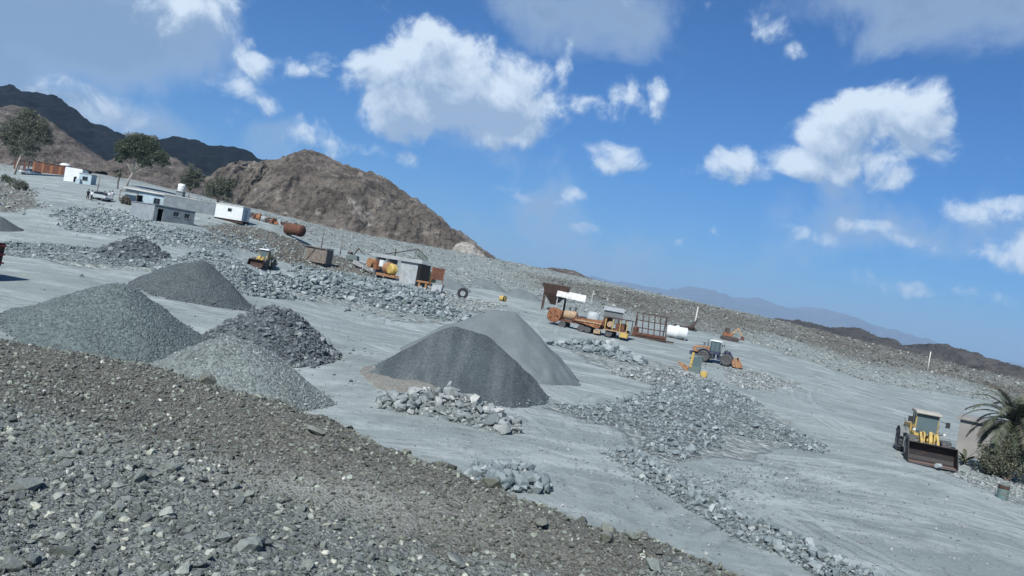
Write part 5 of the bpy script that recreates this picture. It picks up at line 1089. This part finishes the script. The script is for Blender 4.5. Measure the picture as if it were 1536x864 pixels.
MB().box(1.6, 4.9, -1.0, -.5, .35, .6).build('base_rail', PT['orange'], t); MB().box(7.95, 8.5, -.6, .5, .0, 2.1).build('end_box', PT['dark'], t)
q = G(625, 432); t = thing('orange_trestle', 'small orange trestle stand right of the screening machine', 'trestle', (q.x, q.y, q.z - .1), -.2); MB().box(-.1, 1.9, -.3, .3, 1.1, 1.35).build('top_beam', PT['orange'], t)
for x in (.2, 1.3): MB().box(x, x + .28, -.2, .2, -.2, 1.098).build('leg', PT['orange'], t)
q = G(614, 408, 115); t = thing('derrick_mast', 'thin lattice mast with a slanted boom above the screening machine', 'mast', (q.x, q.y + 3, H1(q.x, q.y + 3) - .2), -.12, sc=1.35)
for x in (0, .5): MB().bar((x, 0, 0), (x*.5 + .3, 0, 3.6), .12).build('mast_leg', PT['dgrey'], t)
rods(t, 'boom_bar', PT['scrap'], [((.45, 0, 3.5), (-6.2, 0, 1.4)), ((.3, 0, 2.0), (-4.5, 0, 1.7)), ((-2.9, 0, 1.2), (-2.9, 0, 3.0)), ((.5, 0, 3.5), (2.2, 0, 2.3)), ((.5, 0, 2.6), (2.4, 0, 1.5))], .15)
m = MB(); m.prism([(.6, 2.6), (.6, 3.2), (2.2, 2.2), (2.2, 1.4)], -.05, .05); m.build('gusset_sheet', PT['cabgrn'], t)
q = G(644, 431, 110); t = thing('rusty_sheet_screen', 'upright rust red sheet panel on posts beside the bush', 'screen', (q.x, q.y + .5, q.z - .1), -.18)
for i in range(4): MB().box(i*.52, i*.52 + .51, 0, .06, 1.6, 3.7).build('sheet', PT['rust'], t)
for x in (-.05, 2.1): MB().box(x - .06, x + .06, .07, .2, -.4, 3.75).build('post', PT['rusto'], t)
q = G(648, 436, 110); t = thing('metal_bin', 'pale metal bin below the rusty panel', 'bin', (q.x, q.y - .3, q.z - .05), -.2); m = MB(); m.prism([(0, 0), (1.6, 0), (1.75, 1.2), (.1, 1.15)], -.5, .5); m.build('body', PT['zinc'], t, bevel=.04); MB().box(-.02, 1.8, -.56, .56, 1.205, 1.27).build('rim', PT['zinc'], t)
# big tyre, drum, small things
q = G(693, 447); t = thing('loose_tyre', 'big worn tyre standing upright at the yard edge', 'tyre', (q.x, q.y, q.z), .1); m = MB(); r = .84
m.lathe([(r*.52, -.25), (r*.62, -.3), (r*.9, -.3), (r, -.22), (r, .22), (r*.9, .3), (r*.62, .3), (r*.52, .25), (r*.52, -.25)], 30, 'y', (0, 0, r - .08), cap=False); m.build('carcass', PT['black'], t)
m = MB()
for i in range(24): a = 2*math.pi*i/24; m.box(r - .01, r + .05, -.26, .26, -.05, .05, Matrix.Translation((0, 0, r - .08)) @ Matrix.Rotation(a, 4, 'Y'))
m.build('tread', PT['black'], t)
def drum(label, q, rz, mat, band, lie=False, r=.30, h=.88):
    t = thing('oil_drum', label, 'drum', (q.x, q.y, q.z + (r if lie else 0) - .02), rz, 'oil drums', ry=math.pi/2 if lie else 0)
    m = MB(); m.lathe([(r*.97, 0), (r, .03), (r, h*.32), (r*1.04, h*.335), (r, h*.35), (r, h*.65), (r*1.04, h*.665), (r, h*.68), (r, h - .03), (r*.97, h), (r*.93, h - .02), (.001, h - .02)], 24); m.build('body', mat, t)
    m = MB(); m.lathe([(r*1.005, h*.70), (r*1.005, h*.96)], 24); m.build('band', band, t); return t
drum('dented green and white oil drum near the bush at the right edge', G(1503, 748), .3, PT['teal'], PT['rustd'], r=.31, h=.9)
drum('yellow drum lying between the small sand heaps', G(750, 451), -.5, PT['yellow'], PT['dark'], True, r=.5, h=1.1)
q = G(1396, 702); t = thing('oil_can', 'pale round can lying in the rusty bucket', 'can', (q.x + .05, q.y - .55, q.z + .30), .4, ry=math.pi/2); m = MB(); m.lathe([(.001, 0), (.16, .01), (.17, .05), (.17, .4), (.15, .44), (.001, .45)], 16); m.build('body', PT['zinc'], t); m = MB(); m.lathe([(.04, .445), (.04, .5), (.001, .51)], 10); m.build('cap', PT['dgrey'], t)
# wrecked yellow cab with loose yellow pieces
q = G(1028, 562); t = thing('wrecked_cab', 'wrecked yellow and green loader cab half sunk in the rubble', 'cab', (q.x - .9, q.y - 1.5, H1(q.x - .9, q.y - 1.5) + .9), -.3, ry=.06, sc=.8)
m = MB(); m.box(1.0, 2.5, -.8, .8, -.2, .5); m.build('base', PT['cabgrn'], t, bevel=.04); m = MB(); m.box(1.05, 1.35, -.85, -.6, .3, 2.3); m.build('door_pillar', PT['yellow'], t)
for x, y in ((1.1, .7), (2.4, -.7), (2.4, .7)): MB().bar((x, y, .5), (x, y, 1.9), .12).build('pillar', PT['cabgrn'], t)
m = MB(); m.box(1.36, 2.35, -.76, -.72, .5, 1.8); m.build('side_pane', PT['glass'], t); MB().box(2.44, 2.48, -.6, .6, .5, 1.8).build('side_pane', PT['glass'], t); m = MB(); m.box(1.0, 2.55, -.85, .85, 1.902, 2.0); m.build('roof', PT['cabgrn'], t, bevel=.03)
m = MB(); m.prism([(-.7, .55), (-.4, .65), (1.0, .25), (1.0, -.3), (.5, -.3)], -.35, .3); m.build('broken_arm', PT['orange'], t, bevel=.04); m = MB(); m.lathe([(.001, -.3), (.4, -.28), (.5, 0), (.4, .3), (.001, .3)], 14, 'y', (3.1, -.4, -.25)); m.build('torn_hub', PT['yellow'], t)
# small orange excavator wreck and dark scrap
q = G(1080, 508, 130); t = thing('excavator_wreck', 'small tan wrecked excavator at the foot of the far slope', 'excavator', (q.x, q.y, q.z - .1), -.2)
for y in (-.7, .7): m = MB(); m.prism([(.3, .05), (3.2, .05), (3.6, .45), (3.2, .8), (.3, .8), (-.1, .45)], y - .25, y + .25); m.build('track', PT['scrap'], t, bevel=.06)
m = MB(); m.box(.4, 2.2, -.85, .85, .85, 1.5); m.build('body', PT['rusto'], t, bevel=.05); m = MB(); m.box(.6, 1.5, -.8, 0, 1.502, 2.4); m.build('cab', PT['scrap'], t, bevel=.04)
m = MB(); m.bar((2.0, .3, 1.4), (3.1, .3, 2.6), .3, .35); m.build('boom', PT['tan'], t); m = MB(); m.bar((3.1, .3, 2.6), (4.0, .3, 1.2), .22, .3); m.build('dipper_arm', PT['tan'], t); m = MB(); m.prism([(3.7, .5), (4.4, .5), (4.4, 1.1), (3.9, 1.3)], 0, .6); m.build('bucket', PT['rust'], t)
q = G(1012, 491, 130); t = thing('scrap_boom', 'dark crumpled steel scrap with a raised point on the slope', 'scrap', (q.x, q.y, q.z - .1), -.1)
m = MB(); m.prism([(-.5, .4), (0, .9), (1.6, .6), (3.0, .9), (4.0, 2.3), (4.2, 2.2), (3.7, .9), (4.4, .1), (.5, 0)], -.4, .3); m.build('plate', PT['scrap'], t); m = MB(); m.bar((-.6, -.6, .2), (3.8, -.5, .7), .3); m.build('beam', PT['rustd'], t)
q = G(520, 388, 130); t = thing('scrap_machine', 'dark green scrap machine on the bank top', 'scrap', (q.x, q.y, q.z - .1), -.2); m = MB(); m.prism([(0, 0), (0, .8), (1.4, 1.0), (2.2, .9), (2.4, 0)], -.6, .6); m.build('body', PT['cabgrn'], t, bevel=.06); m = MB(); m.bar((1.2, 0, .9), (2.1, 0, 2.4), .2); m.build('arm', PT['scrap'], t); m = MB(); m.bar((2.1, 0, 2.4), (2.9, 0, 1.7), .16); m.build('arm', PT['scrap'], t); m = MB(); m.box(.2, .9, -.5, .5, 1.0, 1.5); m.build('engine_cover', PT['scrap'], t)
# slabs of concrete tipped below the board shed
for i, (u, v, a, lb) in enumerate([(535, 400, .5, 'tilted concrete slab sliding down the bank end, upper one'), (548, 407, .8, 'tilted concrete slab sliding down the bank end, middle one'), (560, 410, .3, 'tilted concrete slab at the foot of the bank end')]):
    q = G(u, v); t = thing('concrete_slab', lb, 'slab', (q.x, q.y, q.z + .5), a, 'slabs at the bank end', rx=-.9, ry=.3); m = MB(); m.prism([(-.9, -.6), (.8, -.7), (1.0, .3), (.2, .8), (-.8, .6)], -.12, .12); m.build('slab', PT['conc'], t, bevel=.04)
# scrap line beyond the container
sm = [PT['scrap'], PT['rust'], PT['rusto'], PT['zinc'], PT['rustd']]
for i in range(12):
    u = 378 + i*5.2; q = G(u, 327 + i*1.35, 170); t = thing('scrap_pile', ['rusty', 'dark', 'orange', 'grey', 'brown'][i % 5] + ' scrap metal lump beyond the white cabin, ' + ['first', 'second', 'third', 'fourth', 'fifth', 'sixth', 'seventh', 'eighth', 'ninth', 'tenth', 'eleventh', 'last'][i] + ' along the row', 'scrap', (q.x, q.y, q.z), i*.7, 'scrap row below the mountain')
    r = random.Random(i); m = MB(); m.prism([(-.9, 0), (-.7, r.uniform(.5, 1.3)), (.1, r.uniform(.7, 1.6)), (.8, r.uniform(.3, 1.0)), (1.0, 0)], -.5, .5); m.build('heap', sm[i % 5], t); m = MB(); m.bar((-1.1, .2, .2), (1.0, -.3, r.uniform(.6, 1.6)), .18); m.build('beam', sm[(i + 2) % 5], t)

# ------------------------------------------------------------------ vehicles and people by the houses
def car_wheel(t, x, y, r=.36, w=.24): return wheel(t, x, y, r, r, w, PT['zinc'], 18)
q = G(40, 262, 170); t = thing('pickup_truck', 'white pickup truck with a dark load bed parked by the rusty workshop', 'pickup', (q.x + 1, q.y, q.z + .0), head(-.70, -.71), sc=1.1)
for x in (-1.55, 1.6):
    for y in (-.76, .76): car_wheel(t, x, y)
m = MB(); m.prism([(-2.6, .45), (-2.6, 1.05), (-.3, 1.08), (.95, 1.08), (2.45, .95), (2.6, .75), (2.6, .4), (-2.4, .4)], -.88, .88); bd = m.build('body', PT['white'], t, bevel=.06)
m = MB(); m.prism([(-.35, 1.085), (-.2, 1.72), (.45, 1.75), (1.15, 1.085)], -.76, .76); cb = m.build('cabin', PT['white'], t, bevel=.05)
m = MB(); m.prism([(.55, 1.70), (1.13, 1.14), (1.16, 1.14), (.58, 1.71)], -.70, .70); m.build('windscreen', PT['glassd'], cb)
for y in (-1, 1): m = MB(); m.prism([(-.15, 1.15), (-.08, 1.62), (.42, 1.66), (.9, 1.15)], *sorted((y*.765, y*.775))); m.build('side_window', PT['glassd'], cb)
MB().box(-2.5, -.45, -.78, .78, 1.06, 1.30).build('load', PT['dark'], t); MB().box(-.36, -.345, -.68, .68, 1.2, 1.65).build('rear_window', PT['glassd'], cb)
for y in (-.62, .62): MB().box(2.6, 2.63, y - .16, y + .16, .62, .78).build('headlight', PT['headl'], bd); MB().box(-2.63, -2.6, y - .1, y + .1, .7, 1.0).build('tail_light', PT['red'], bd)
q = G(151, 300, 140); t = thing('parked_car', 'dusty silver car parked among the people', 'car', (q.x, q.y, q.z), head(.9, -.43))
for x in (-1.3, 1.35):
    for y in (-.7, .7): car_wheel(t, x, y, .31, .2)
m = MB(); m.prism([(-2.15, .3), (-2.2, .8), (-1.5, .92), (1.0, .92), (2.0, .78), (2.15, .55), (2.1, .3)], -.84, .84); bd = m.build('body', PT['silver'], t, bevel=.08)
m = MB(); m.prism([(-1.5, .925), (-.85, 1.38), (.3, 1.42), (1.05, .925)], -.70, .70); cb = m.build('cabin', PT['glassd'], t, bevel=.05); m = MB(); m.prism([(-.85, 1.385), (-.8, 1.43), (.25, 1.46), (.3, 1.425)], -.66, .66); m.build('roof', PT['silver'], cb)
for y in (-.6, .6): MB().box(2.12, 2.18, y - .15, y + .15, .55, .7).build('headlight', PT['headl'], bd)
def person(label, loc, rz, top, bottom, hair, step=.12):
    t = thing('person', label, 'person', loc, rz, 'people beside the parked car')
    V = [(0, 0, .95), (0, 0, 1.15), (0, 0, 1.38), (0, 0, 1.50), (.015, 0, 1.58), (.02, 0, 1.70), (0, .10, .90), (step, .11, .50), (step*.4, .11, .08), (step*.4 + .13, .11, .04), (0, -.10, .90), (-step*.3, -.11, .50), (-step, -.11, .08), (-step + .13, -.11, .04),
         (0, .19, 1.40), (.02, .25, 1.14), (.12, .25, .92), (.16, .24, .84), (0, -.19, 1.40), (-.02, -.25, 1.14), (.06, -.26, .90), (.09, -.26, .82)]
    E = [(0,1),(1,2),(2,3),(3,4),(4,5),(0,6),(6,7),(7,8),(8,9),(0,10),(10,11),(11,12),(12,13),(2,14),(14,15),(15,16),(16,17),(2,18),(18,19),(19,20),(20,21)]
    Rr = [.15,.135,.16,.06,.075,.095,.09,.065,.045,.04,.09,.065,.045,.04,.06,.048,.036,.035,.06,.048,.036,.035]
    me = bpy.data.meshes.new('body'); me.from_pydata(V, E, []); o = link('body', me, t)
    md = o.modifiers.new('skin', 'SKIN'); md.use_smooth_shade = True; sv = me.skin_vertices[0].data
    for i, r in enumerate(Rr): sv[i].radius = (r, r)
    sv[0].use_root = True; o.modifiers.new('sub', 'SUBSURF').levels = 1; o.modifiers['sub'].render_levels = 2; me.materials.append(PT['skin'])
    m = MB(); m.lathe([(.17, .92), (.175, 1.1), (.20, 1.36), (.14, 1.46), (.075, 1.49)], 14); c = m.build('shirt', top, t, True); c.scale = (.85, 1.12, 1)
    for y in (.22, -.22): m = MB(); m.cyl((0, y*.9, 1.42), (.02, y*1.13, 1.14), .075, .065, 10); m.build('sleeve', top, c)
    m = MB(); m.lathe([(.165, .97), (.18, .9), (.17, .82)], 14); lg = m.build('trousers', bottom, t, True)
    for y, x0, x1 in ((.105, step, step*.4), (-.105, -step*.3, -step)): m = MB(); m.tube([(0, y, .9), (x0, y, .5), (x1, y, .1)], [.105, .085, .065], 10); m.build('trouser_leg', bottom, lg, True)
    m = MB(); m.lathe([(.10, 1.66), (.115, 1.72), (.10, 1.79), (.05, 1.825), (.001, 1.83)], 14); m.build('hair', hair, t, True); return t
blk = PT['dark']; navy = plain('navy_cloth', (.03, .035, .055), .9); whc = plain('white_cloth', (.55, .57, .6), .9, .15)
for i, (u, v, lb, tp, bt, rz) in enumerate([(131, 299, 'person in dark clothes standing left of the parked car', navy, blk, -.5), (136.5, 301, 'person in white shirt and dark trousers beside the one in dark clothes', whc, navy, -1.8), (155, 302, 'person in dark shirt at the right end of the parked car', navy, navy, -2.0), (163, 302, 'person in white shirt by the porch of the plaster house', whc, blk, -1.0), (167, 301, 'person in pale clothes at the right of the group', whc, whc, 2.4)]):
    q = G(u, v, 130); person(lb, (q.x, q.y, q.z), rz, tp, bt, blk)
# tipper truck cut off by the left edge
q = G(-22, 424); t = thing('tipper_truck', 'tail of a dark red tipper truck cut off by the left edge', 'truck', (q.x - 3.4, q.y + 1.5, q.z), head(-.97, .22))
for x in (-.3, -1.7, 3.6):
    for y in (-1.0, 1.0): wheel(t, x, y, .52, .52, .38, PT['red'], 20)
for y in (-.45, .45): MB().box(-2.5, 5.2, y - .08, y + .08, .75, 1.0).build('chassis_rail', PT['dark'], t)
m = MB(); m.prism([(-2.75, 1.1), (-2.9, 2.75), (2.6, 2.75), (2.6, 1.1)], -1.22, 1.22); bd = m.build('tipper_body', PT['rustd'], t, bevel=.04)
for i in range(6): MB().box(-2.4 + i*.95, -2.28 + i*.95, -1.30, -1.222, 1.1, 2.75).build('rib', PT['rust'], bd)
for zz in (1.35, 1.95, 2.55): MB().box(-2.98, -2.86, -1.2, 1.2, zz - .06, zz + .06).build('tailgate_bar', PT['red'], bd)
m = MB(); m.prism([(3.0, .7), (3.0, 2.8), (4.6, 2.75), (4.95, 1.7), (5.0, .7)], -1.15, 1.15); cb = m.build('cab', PT['red'], t, bevel=.05); m = MB(); m.prism([(4.66, 2.6), (4.96, 1.75), (5.0, 1.75), (4.7, 2.62)], -1.0, 1.0); m.build('windscreen', PT['glassd'], cb)

# ------------------------------------------------------------------ trees, palms, bushes
def leaf_mat(name, a, b2, c3, tr=.25):
    m, b, p = new_mat(name); g = b.n('ShaderNodeNewGeometry'); r = g.outputs['Random Per Island']; f, _ = b.noise(g.outputs['Position'], .9, 4, .6)
    c = b.ramp(b.m('MULTIPLY_ADD', r, .6, b.m('MULTIPLY', f, .5)), [(.12, [x*.7 for x in a]), (.45, b2), (.8, c3), (1, [x*1.25 for x in c3])]); b.put(p.inputs['Base Color'], c); p.inputs['Roughness'].default_value = .75
    t = b.n('ShaderNodeBsdfTranslucent'); b.put(t.inputs[0], c); mx = b.n('ShaderNodeMixShader'); mx.inputs[0].default_value = tr
    o = [n for n in m.node_tree.nodes if n.type == 'OUTPUT_MATERIAL'][0]; m.node_tree.links.new(p.outputs[0], mx.inputs[1]); m.node_tree.links.new(t.outputs[0], mx.inputs[2]); m.node_tree.links.new(mx.outputs[0], o.inputs[0]); return m
LF = leaf_mat('tree_leaves', (.035, .055, .03), (.065, .09, .05), (.11, .135, .085)); LFG = leaf_mat('grey_leaves', (.06, .075, .05), (.105, .12, .085), (.16, .17, .125)); LFB = leaf_mat('thorn_leaves', (.06, .07, .045), (.115, .125, .08), (.19, .195, .135)); LFP = leaf_mat('palm_leaves', (.04, .055, .035), (.075, .09, .055), (.13, .14, .095)); LFD = leaf_mat('dry_leaves', (.10, .09, .06), (.16, .145, .10), (.22, .20, .15))
BARK = plain('pale_bark', (.30, .28, .24), .95, .3, 3); BARKD = plain('dark_bark', (.13, .11, .09), .95, .3, 3)
def leaves(m_pts, size, mat, name, parent, rs):
    n = len(m_pts); nrm = rs.normal(size=(n, 3)); nrm /= np.linalg.norm(nrm, axis=1)[:, None]; a = np.cross(nrm, rs.normal(size=(n, 3))); a /= np.linalg.norm(a, axis=1)[:, None]; c = np.cross(nrm, a)
    s = (size * rs.uniform(.6, 1.4, n))[:, None]; P0 = m_pts - a*s*.5; P1 = m_pts + c*s*.28; P2 = m_pts + a*s*.5; P3 = m_pts - c*s*.28
    V = np.stack([P0, P1, P2, P3], 1).reshape(-1, 3); F = np.arange(n*4).reshape(n, 4); return link(name, np_mesh(name, V, F, mat, False), parent)
def tree(label, loc, h, trunk_h, crowns, mat, bark, seed, nleaf, size, r0_=.3, lean=(0, 0)):
    """crowns: (dx, dy, z, rx, ry, rz) leaf masses"""
    t = thing('tree', label, 'tree', loc, 0, 'trees by the houses'); rs = np.random.RandomState(seed); m = MB(); top = Vector((lean[0], lean[1], trunk_h))
    m.tube([(0, 0, -.3), (lean[0]*.3, lean[1]*.3, trunk_h*.5), tuple(top)], [r0_, r0_*.8, r0_*.65], 9); tr = m.build('trunk', bark, t, True); allp = []
    for (dx, dy, zc, rx, ry, rz_) in crowns:
        c = Vector((dx, dy, zc)); lm = MB(); mid = top.lerp(c, .5) + Vector((rs.normal(0, .3), rs.normal(0, .3), .3)); lm.tube([tuple(top - Vector((0, 0, .3))), tuple(mid), tuple(c)], [r0_*.5, r0_*.35, r0_*.15], 7)
        for j in range(5):
            e = c + Vector((rs.normal(0, rx*.5), rs.normal(0, ry*.5), rs.normal(0, rz_*.5))); s0 = mid.lerp(c, rs.uniform(.1, .9)); lm.tube([tuple(s0), tuple(s0.lerp(e, .5) + Vector((0, 0, .2))), tuple(e)], [r0_*.16, r0_*.11, r0_*.05], 5)
        lm.build('limb', bark, tr, True)
        nc = max(10, int(26 * rx)); d_ = rs.normal(size=(nc, 3)); d_ /= np.linalg.norm(d_, axis=1)[:, None]; cen = np.array([dx, dy, zc]) + d_ * np.array([rx, ry, rz_]) * (rs.uniform(.15, 1.3, (nc, 1)) ** .6)
        k = int(nleaf * rx * rz_ / sum(q[3]*q[5] for q in crowns) / nc) + 1; sp = .20 * min(rx, rz_)
        allp.append((cen[:, None] + rs.normal(0, 1, (nc, k, 3)) * np.array([sp, sp, sp*.75])).reshape(-1, 3))
    leaves(np.vstack(allp), size, mat, 'crown', t, rs); return t
q = G(22, 262, 170); tree('tall airy eucalyptus tree with a pale trunk at the far left', (q.x, q.y, q.z), 17, 6, [(1.42, 0.0, 15.93, 3.54, 3.07, 3.3), (-2.12, 0.59, 13.57, 3.07, 2.83, 3.07), (4.96, 0.0, 15.1, 3.07, 2.71, 2.71), (3.07, -0.59, 11.56, 3.3, 2.71, 2.36), (-3.3, 0.0, 10.38, 2.36, 2.12, 1.89), (6.84, 0.24, 12.04, 2.12, 1.89, 2.12), (1.18, 0.47, 18.64, 2.12, 1.89, 1.53), (-1.0, .3, 8.0, 2.4, 2.0, 2.0), (3.6, 0, 7.6, 2.2, 2.0, 1.9), (-4.4, 0, 11.0, 1.8, 1.6, 2.2), (7.2, 0, 13.0, 1.6, 1.5, 1.8)], LFG, BARK, 3, 17000, .45, .34, (.9, 0))
q = G(190, 279, 150); tree('broad dense dark green tree with pale limbs behind the plaster house', (q.x, q.y, q.z - .2), 15, 4.4, [(0.61, 0.0, 12.44, 4.15, 3.42, 2.93), (-1.95, 0.37, 10.49, 2.68, 2.44, 2.07), (4.39, 0.0, 13.18, 3.42, 2.93, 2.44), (7.56, 0.24, 10.98, 2.68, 2.32, 1.83), (9.76, 0.0, 9.27, 2.2, 1.83, 1.46), (2.2, 0.24, 14.88, 2.68, 2.32, 1.46), (-2.6, 0, 11.5, 2.0, 1.8, 1.8), (4.0, 0, 8.6, 2.4, 2.0, 1.6), (-.6, 0, 13.6, 1.8, 1.6, 1.2), (-3.2, 0, 8.2, 1.5, 1.4, 1.3)], LF, BARK, 5, 20000, .45, .32, (1.2, 0))
q = G(268, 296, 150); tree('slender grey green tree behind the white water tank', (q.x + .3, q.y + 6, H1(q.x + .3, q.y + 6)), 9, 2.2, [(0.0, 0.0, 7.56, 2.03, 1.89, 2.29), (-1.22, 0.0, 5.4, 1.89, 1.62, 1.62), (1.49, 0.27, 6.21, 1.76, 1.62, 1.89), (0.41, 0.0, 4.32, 1.76, 1.49, 1.22)], LFG, BARKD, 7, 8000, .36, .16)
q = G(313, 312, 160); tree('round olive green tree just left of the white cabin', (q.x - .3, q.y + 6, H1(q.x, q.y + 6)), 7, 1.6, [(0.0, 0.0, 5.88, 2.66, 2.24, 2.1), (-1.82, 0.0, 4.48, 1.96, 1.68, 1.68), (2.1, 0.0, 6.44, 1.82, 1.68, 1.54), (3.08, 0.0, 7.56, 1.12, 1.12, 0.98), (1.12, 0.0, 3.92, 2.1, 1.82, 1.4)], LFG, BARKD, 9, 9000, .36, .17)
def bush(label, loc, parts, mat, seed, n, size, name='bush'):
    t = thing(name, label, 'bush', loc, 0); rs = np.random.RandomState(seed); st = MB(); allp = []
    for (dx, dy, zc, rx, ry, rz_) in parts:
        for j in range(5): st.tube([(rs.normal(0, .15), rs.normal(0, .15), -.1), (dx*.5, dy*.5, zc*.5), (dx + rs.normal(0, rx*.5), dy + rs.normal(0, ry*.4), zc + rs.uniform(-.2, .7)*rz_)], [.045, .03, .01], 5)
        nc = 30; d_ = rs.normal(size=(nc, 3)); d_ /= np.linalg.norm(d_, axis=1)[:, None]; cen = np.array([dx, dy, zc]) + d_*np.array([rx, ry, rz_])*(rs.uniform(.3, 1, (nc, 1))**.6); k = n // len(parts) // nc + 1; sp = .2*min(rx, rz_)
        a = (cen[:, None] + rs.normal(0, sp, (nc, k, 3))).reshape(-1, 3); allp.append(a[a[:, 2] > .05])
    st.build('stem', BARKD, t); leaves(np.vstack(allp), size, mat, 'foliage', t, rs); return t
q = G(1512, 719); bush('dense olive green thorn bush below the palm at the right edge', (q.x - .5, q.y - .3, q.z), [(-1.1, 0, 1.3, 1.0, .9, 1.1), (0, 0, 1.5, 1.3, 1.1, 1.3), (1.3, .2, 1.6, 1.3, 1.0, 1.4), (-.9, 0, .9, .8, .7, .8), (2.6, 0, 1.4, 1.3, 1.0, 1.3), (.7, .2, 2.4, 1.1, .8, .8), (2.2, .2, 2.6, 1.1, .8, .8)], LFB, 11, 17000, .14)
q = G(640, 428, 110); bush('dark green bush between the screening machine and the rusty panel', (q.x, q.y + 1.0, q.z), [(0, 0, 1.6, .8, .8, 1.4), (.6, 0, 1.2, .7, .7, 1.0), (-.6, 0, 2.4, .6, .6, .9)], LF, 13, 2600, .25)
for i, (u, v, k, lb) in enumerate([(24, 284, 1.0, 'scrubby bush on the knoll at the left edge'), (8, 274, .8, 'pale scrub bush above the knoll at the left edge'), (186, 306, .6, 'small dry shrub in front of the plaster house')]):
    q = G(u, v, 100); bush(lb, (q.x, q.y, q.z), [(0, 0, 1.1*k, 1.5*k, 1.2*k, 1.2*k), (1.2*k, 0, .8*k, 1.0*k, .9*k, .8*k)], LFG if i < 2 else LFD, 15 + i, 1500, .26)
def palm(label, loc, h, fl, nf, seed, mat, trunk_r=.2, ups=(.2, 1.3), droop=1.0, lw=.32):
    t = thing('palm_tree', label, 'palm', loc, 0); r = random.Random(seed); m = MB(); n = max(3, int(h / .25)); pts = [(0.04*math.sin(i*.7), 0, -.2 + (h + .2)*i/n) for i in range(n + 1)]
    m.tube(pts, [trunk_r*(1.1 if i % 2 else .92) for i in range(n + 1)], 10); m.build('trunk', BARKD, t)
    for i in range(nf):
        az = i*2.399 + r.uniform(-.2, .2); el = ups[0] + (ups[1] - ups[0])*((i + .5)/nf) + r.uniform(-.1, .1); L = fl*r.uniform(.8, 1.1); d = Vector((math.cos(az)*math.cos(el), math.sin(az)*math.cos(el), math.sin(el))); p = Vector((0, 0, h)); fr = MB(); side = Vector((-math.sin(az), math.cos(az), 0)); sp = []
        ns = 16
        for k in range(ns + 1):
            sp.append(p.copy()); d = (d + Vector((0, 0, -.055*droop*(1 + k*.10)))).normalized(); p = p + d*(L/ns)
        fr.tube([tuple(x) for x in sp[::4]], [.035, .028, .02, .012, .005], 5)
        for k in range(2, ns):
            for hh in (0, .33, .66):
                b0 = sp[k].lerp(sp[k+1], hh); dd = (sp[k+1] - sp[k]).normalized(); ll = lw*L*.5*math.sin(math.pi*min(1, (k + .8)/(ns + 1)))**.6*r.uniform(.8, 1.1)
                for sg in (-1, 1):
                    e = b0 + (side*sg*.8 + dd*.75 + Vector((0, 0, -.12 + r.uniform(-.15, .15)))).normalized()*ll; w = dd*.05
                    fr.add([b0 - w, b0 + w, e], [(0, 1, 2)])
        fr.build('frond', LFD if r.random() < .18 else mat, t)
    return t
q = P(1524, 634, 59); palm('date palm with long arching fronds at the right edge', (q.x, q.y, H1(q.x, q.y)), q.z - H1(q.x, q.y), 3.9, 52, 4, LFP, .24, (-.25, 1.3), 1.15, .46)
q = G(1446, 697); palm('young stemless date palm at the foot of the beige hut', (q.x, q.y, q.z), .15, 1.5, 14, 6, LFP, .1, (.35, 1.2), .9)
q = G(167, 283, 150); palm('small date palm behind the plaster house roof', (q.x, q.y + 3, H1(q.x, q.y + 3)), 4.4, 2.8, 20, 8, LFP, .2, (-.2, 1.2), 1.2)

# ------------------------------------------------------------------ hazy air
HZ = MB(); HZ.box(-24000, 24000, -6500, 24500, -300, 900)
hm = bpy.data.materials.new('haze'); hm.use_nodes = True; nt = hm.node_tree; nt.nodes.clear(); ho = nt.nodes.new('ShaderNodeOutputMaterial'); pv = nt.nodes.new('ShaderNodeVolumePrincipled')
pv.inputs['Color'].default_value = (.52, .74, 1.0, 1); pv.inputs['Density'].default_value = 0.00008; pv.inputs['Anisotropy'].default_value = 0.0
nt.links.new(pv.outputs[0], ho.inputs['Volume']); hz = HZ.build('haze', hm); tag(hz, 'pale blue haze over the far mountains', 'haze', kind='stuff')
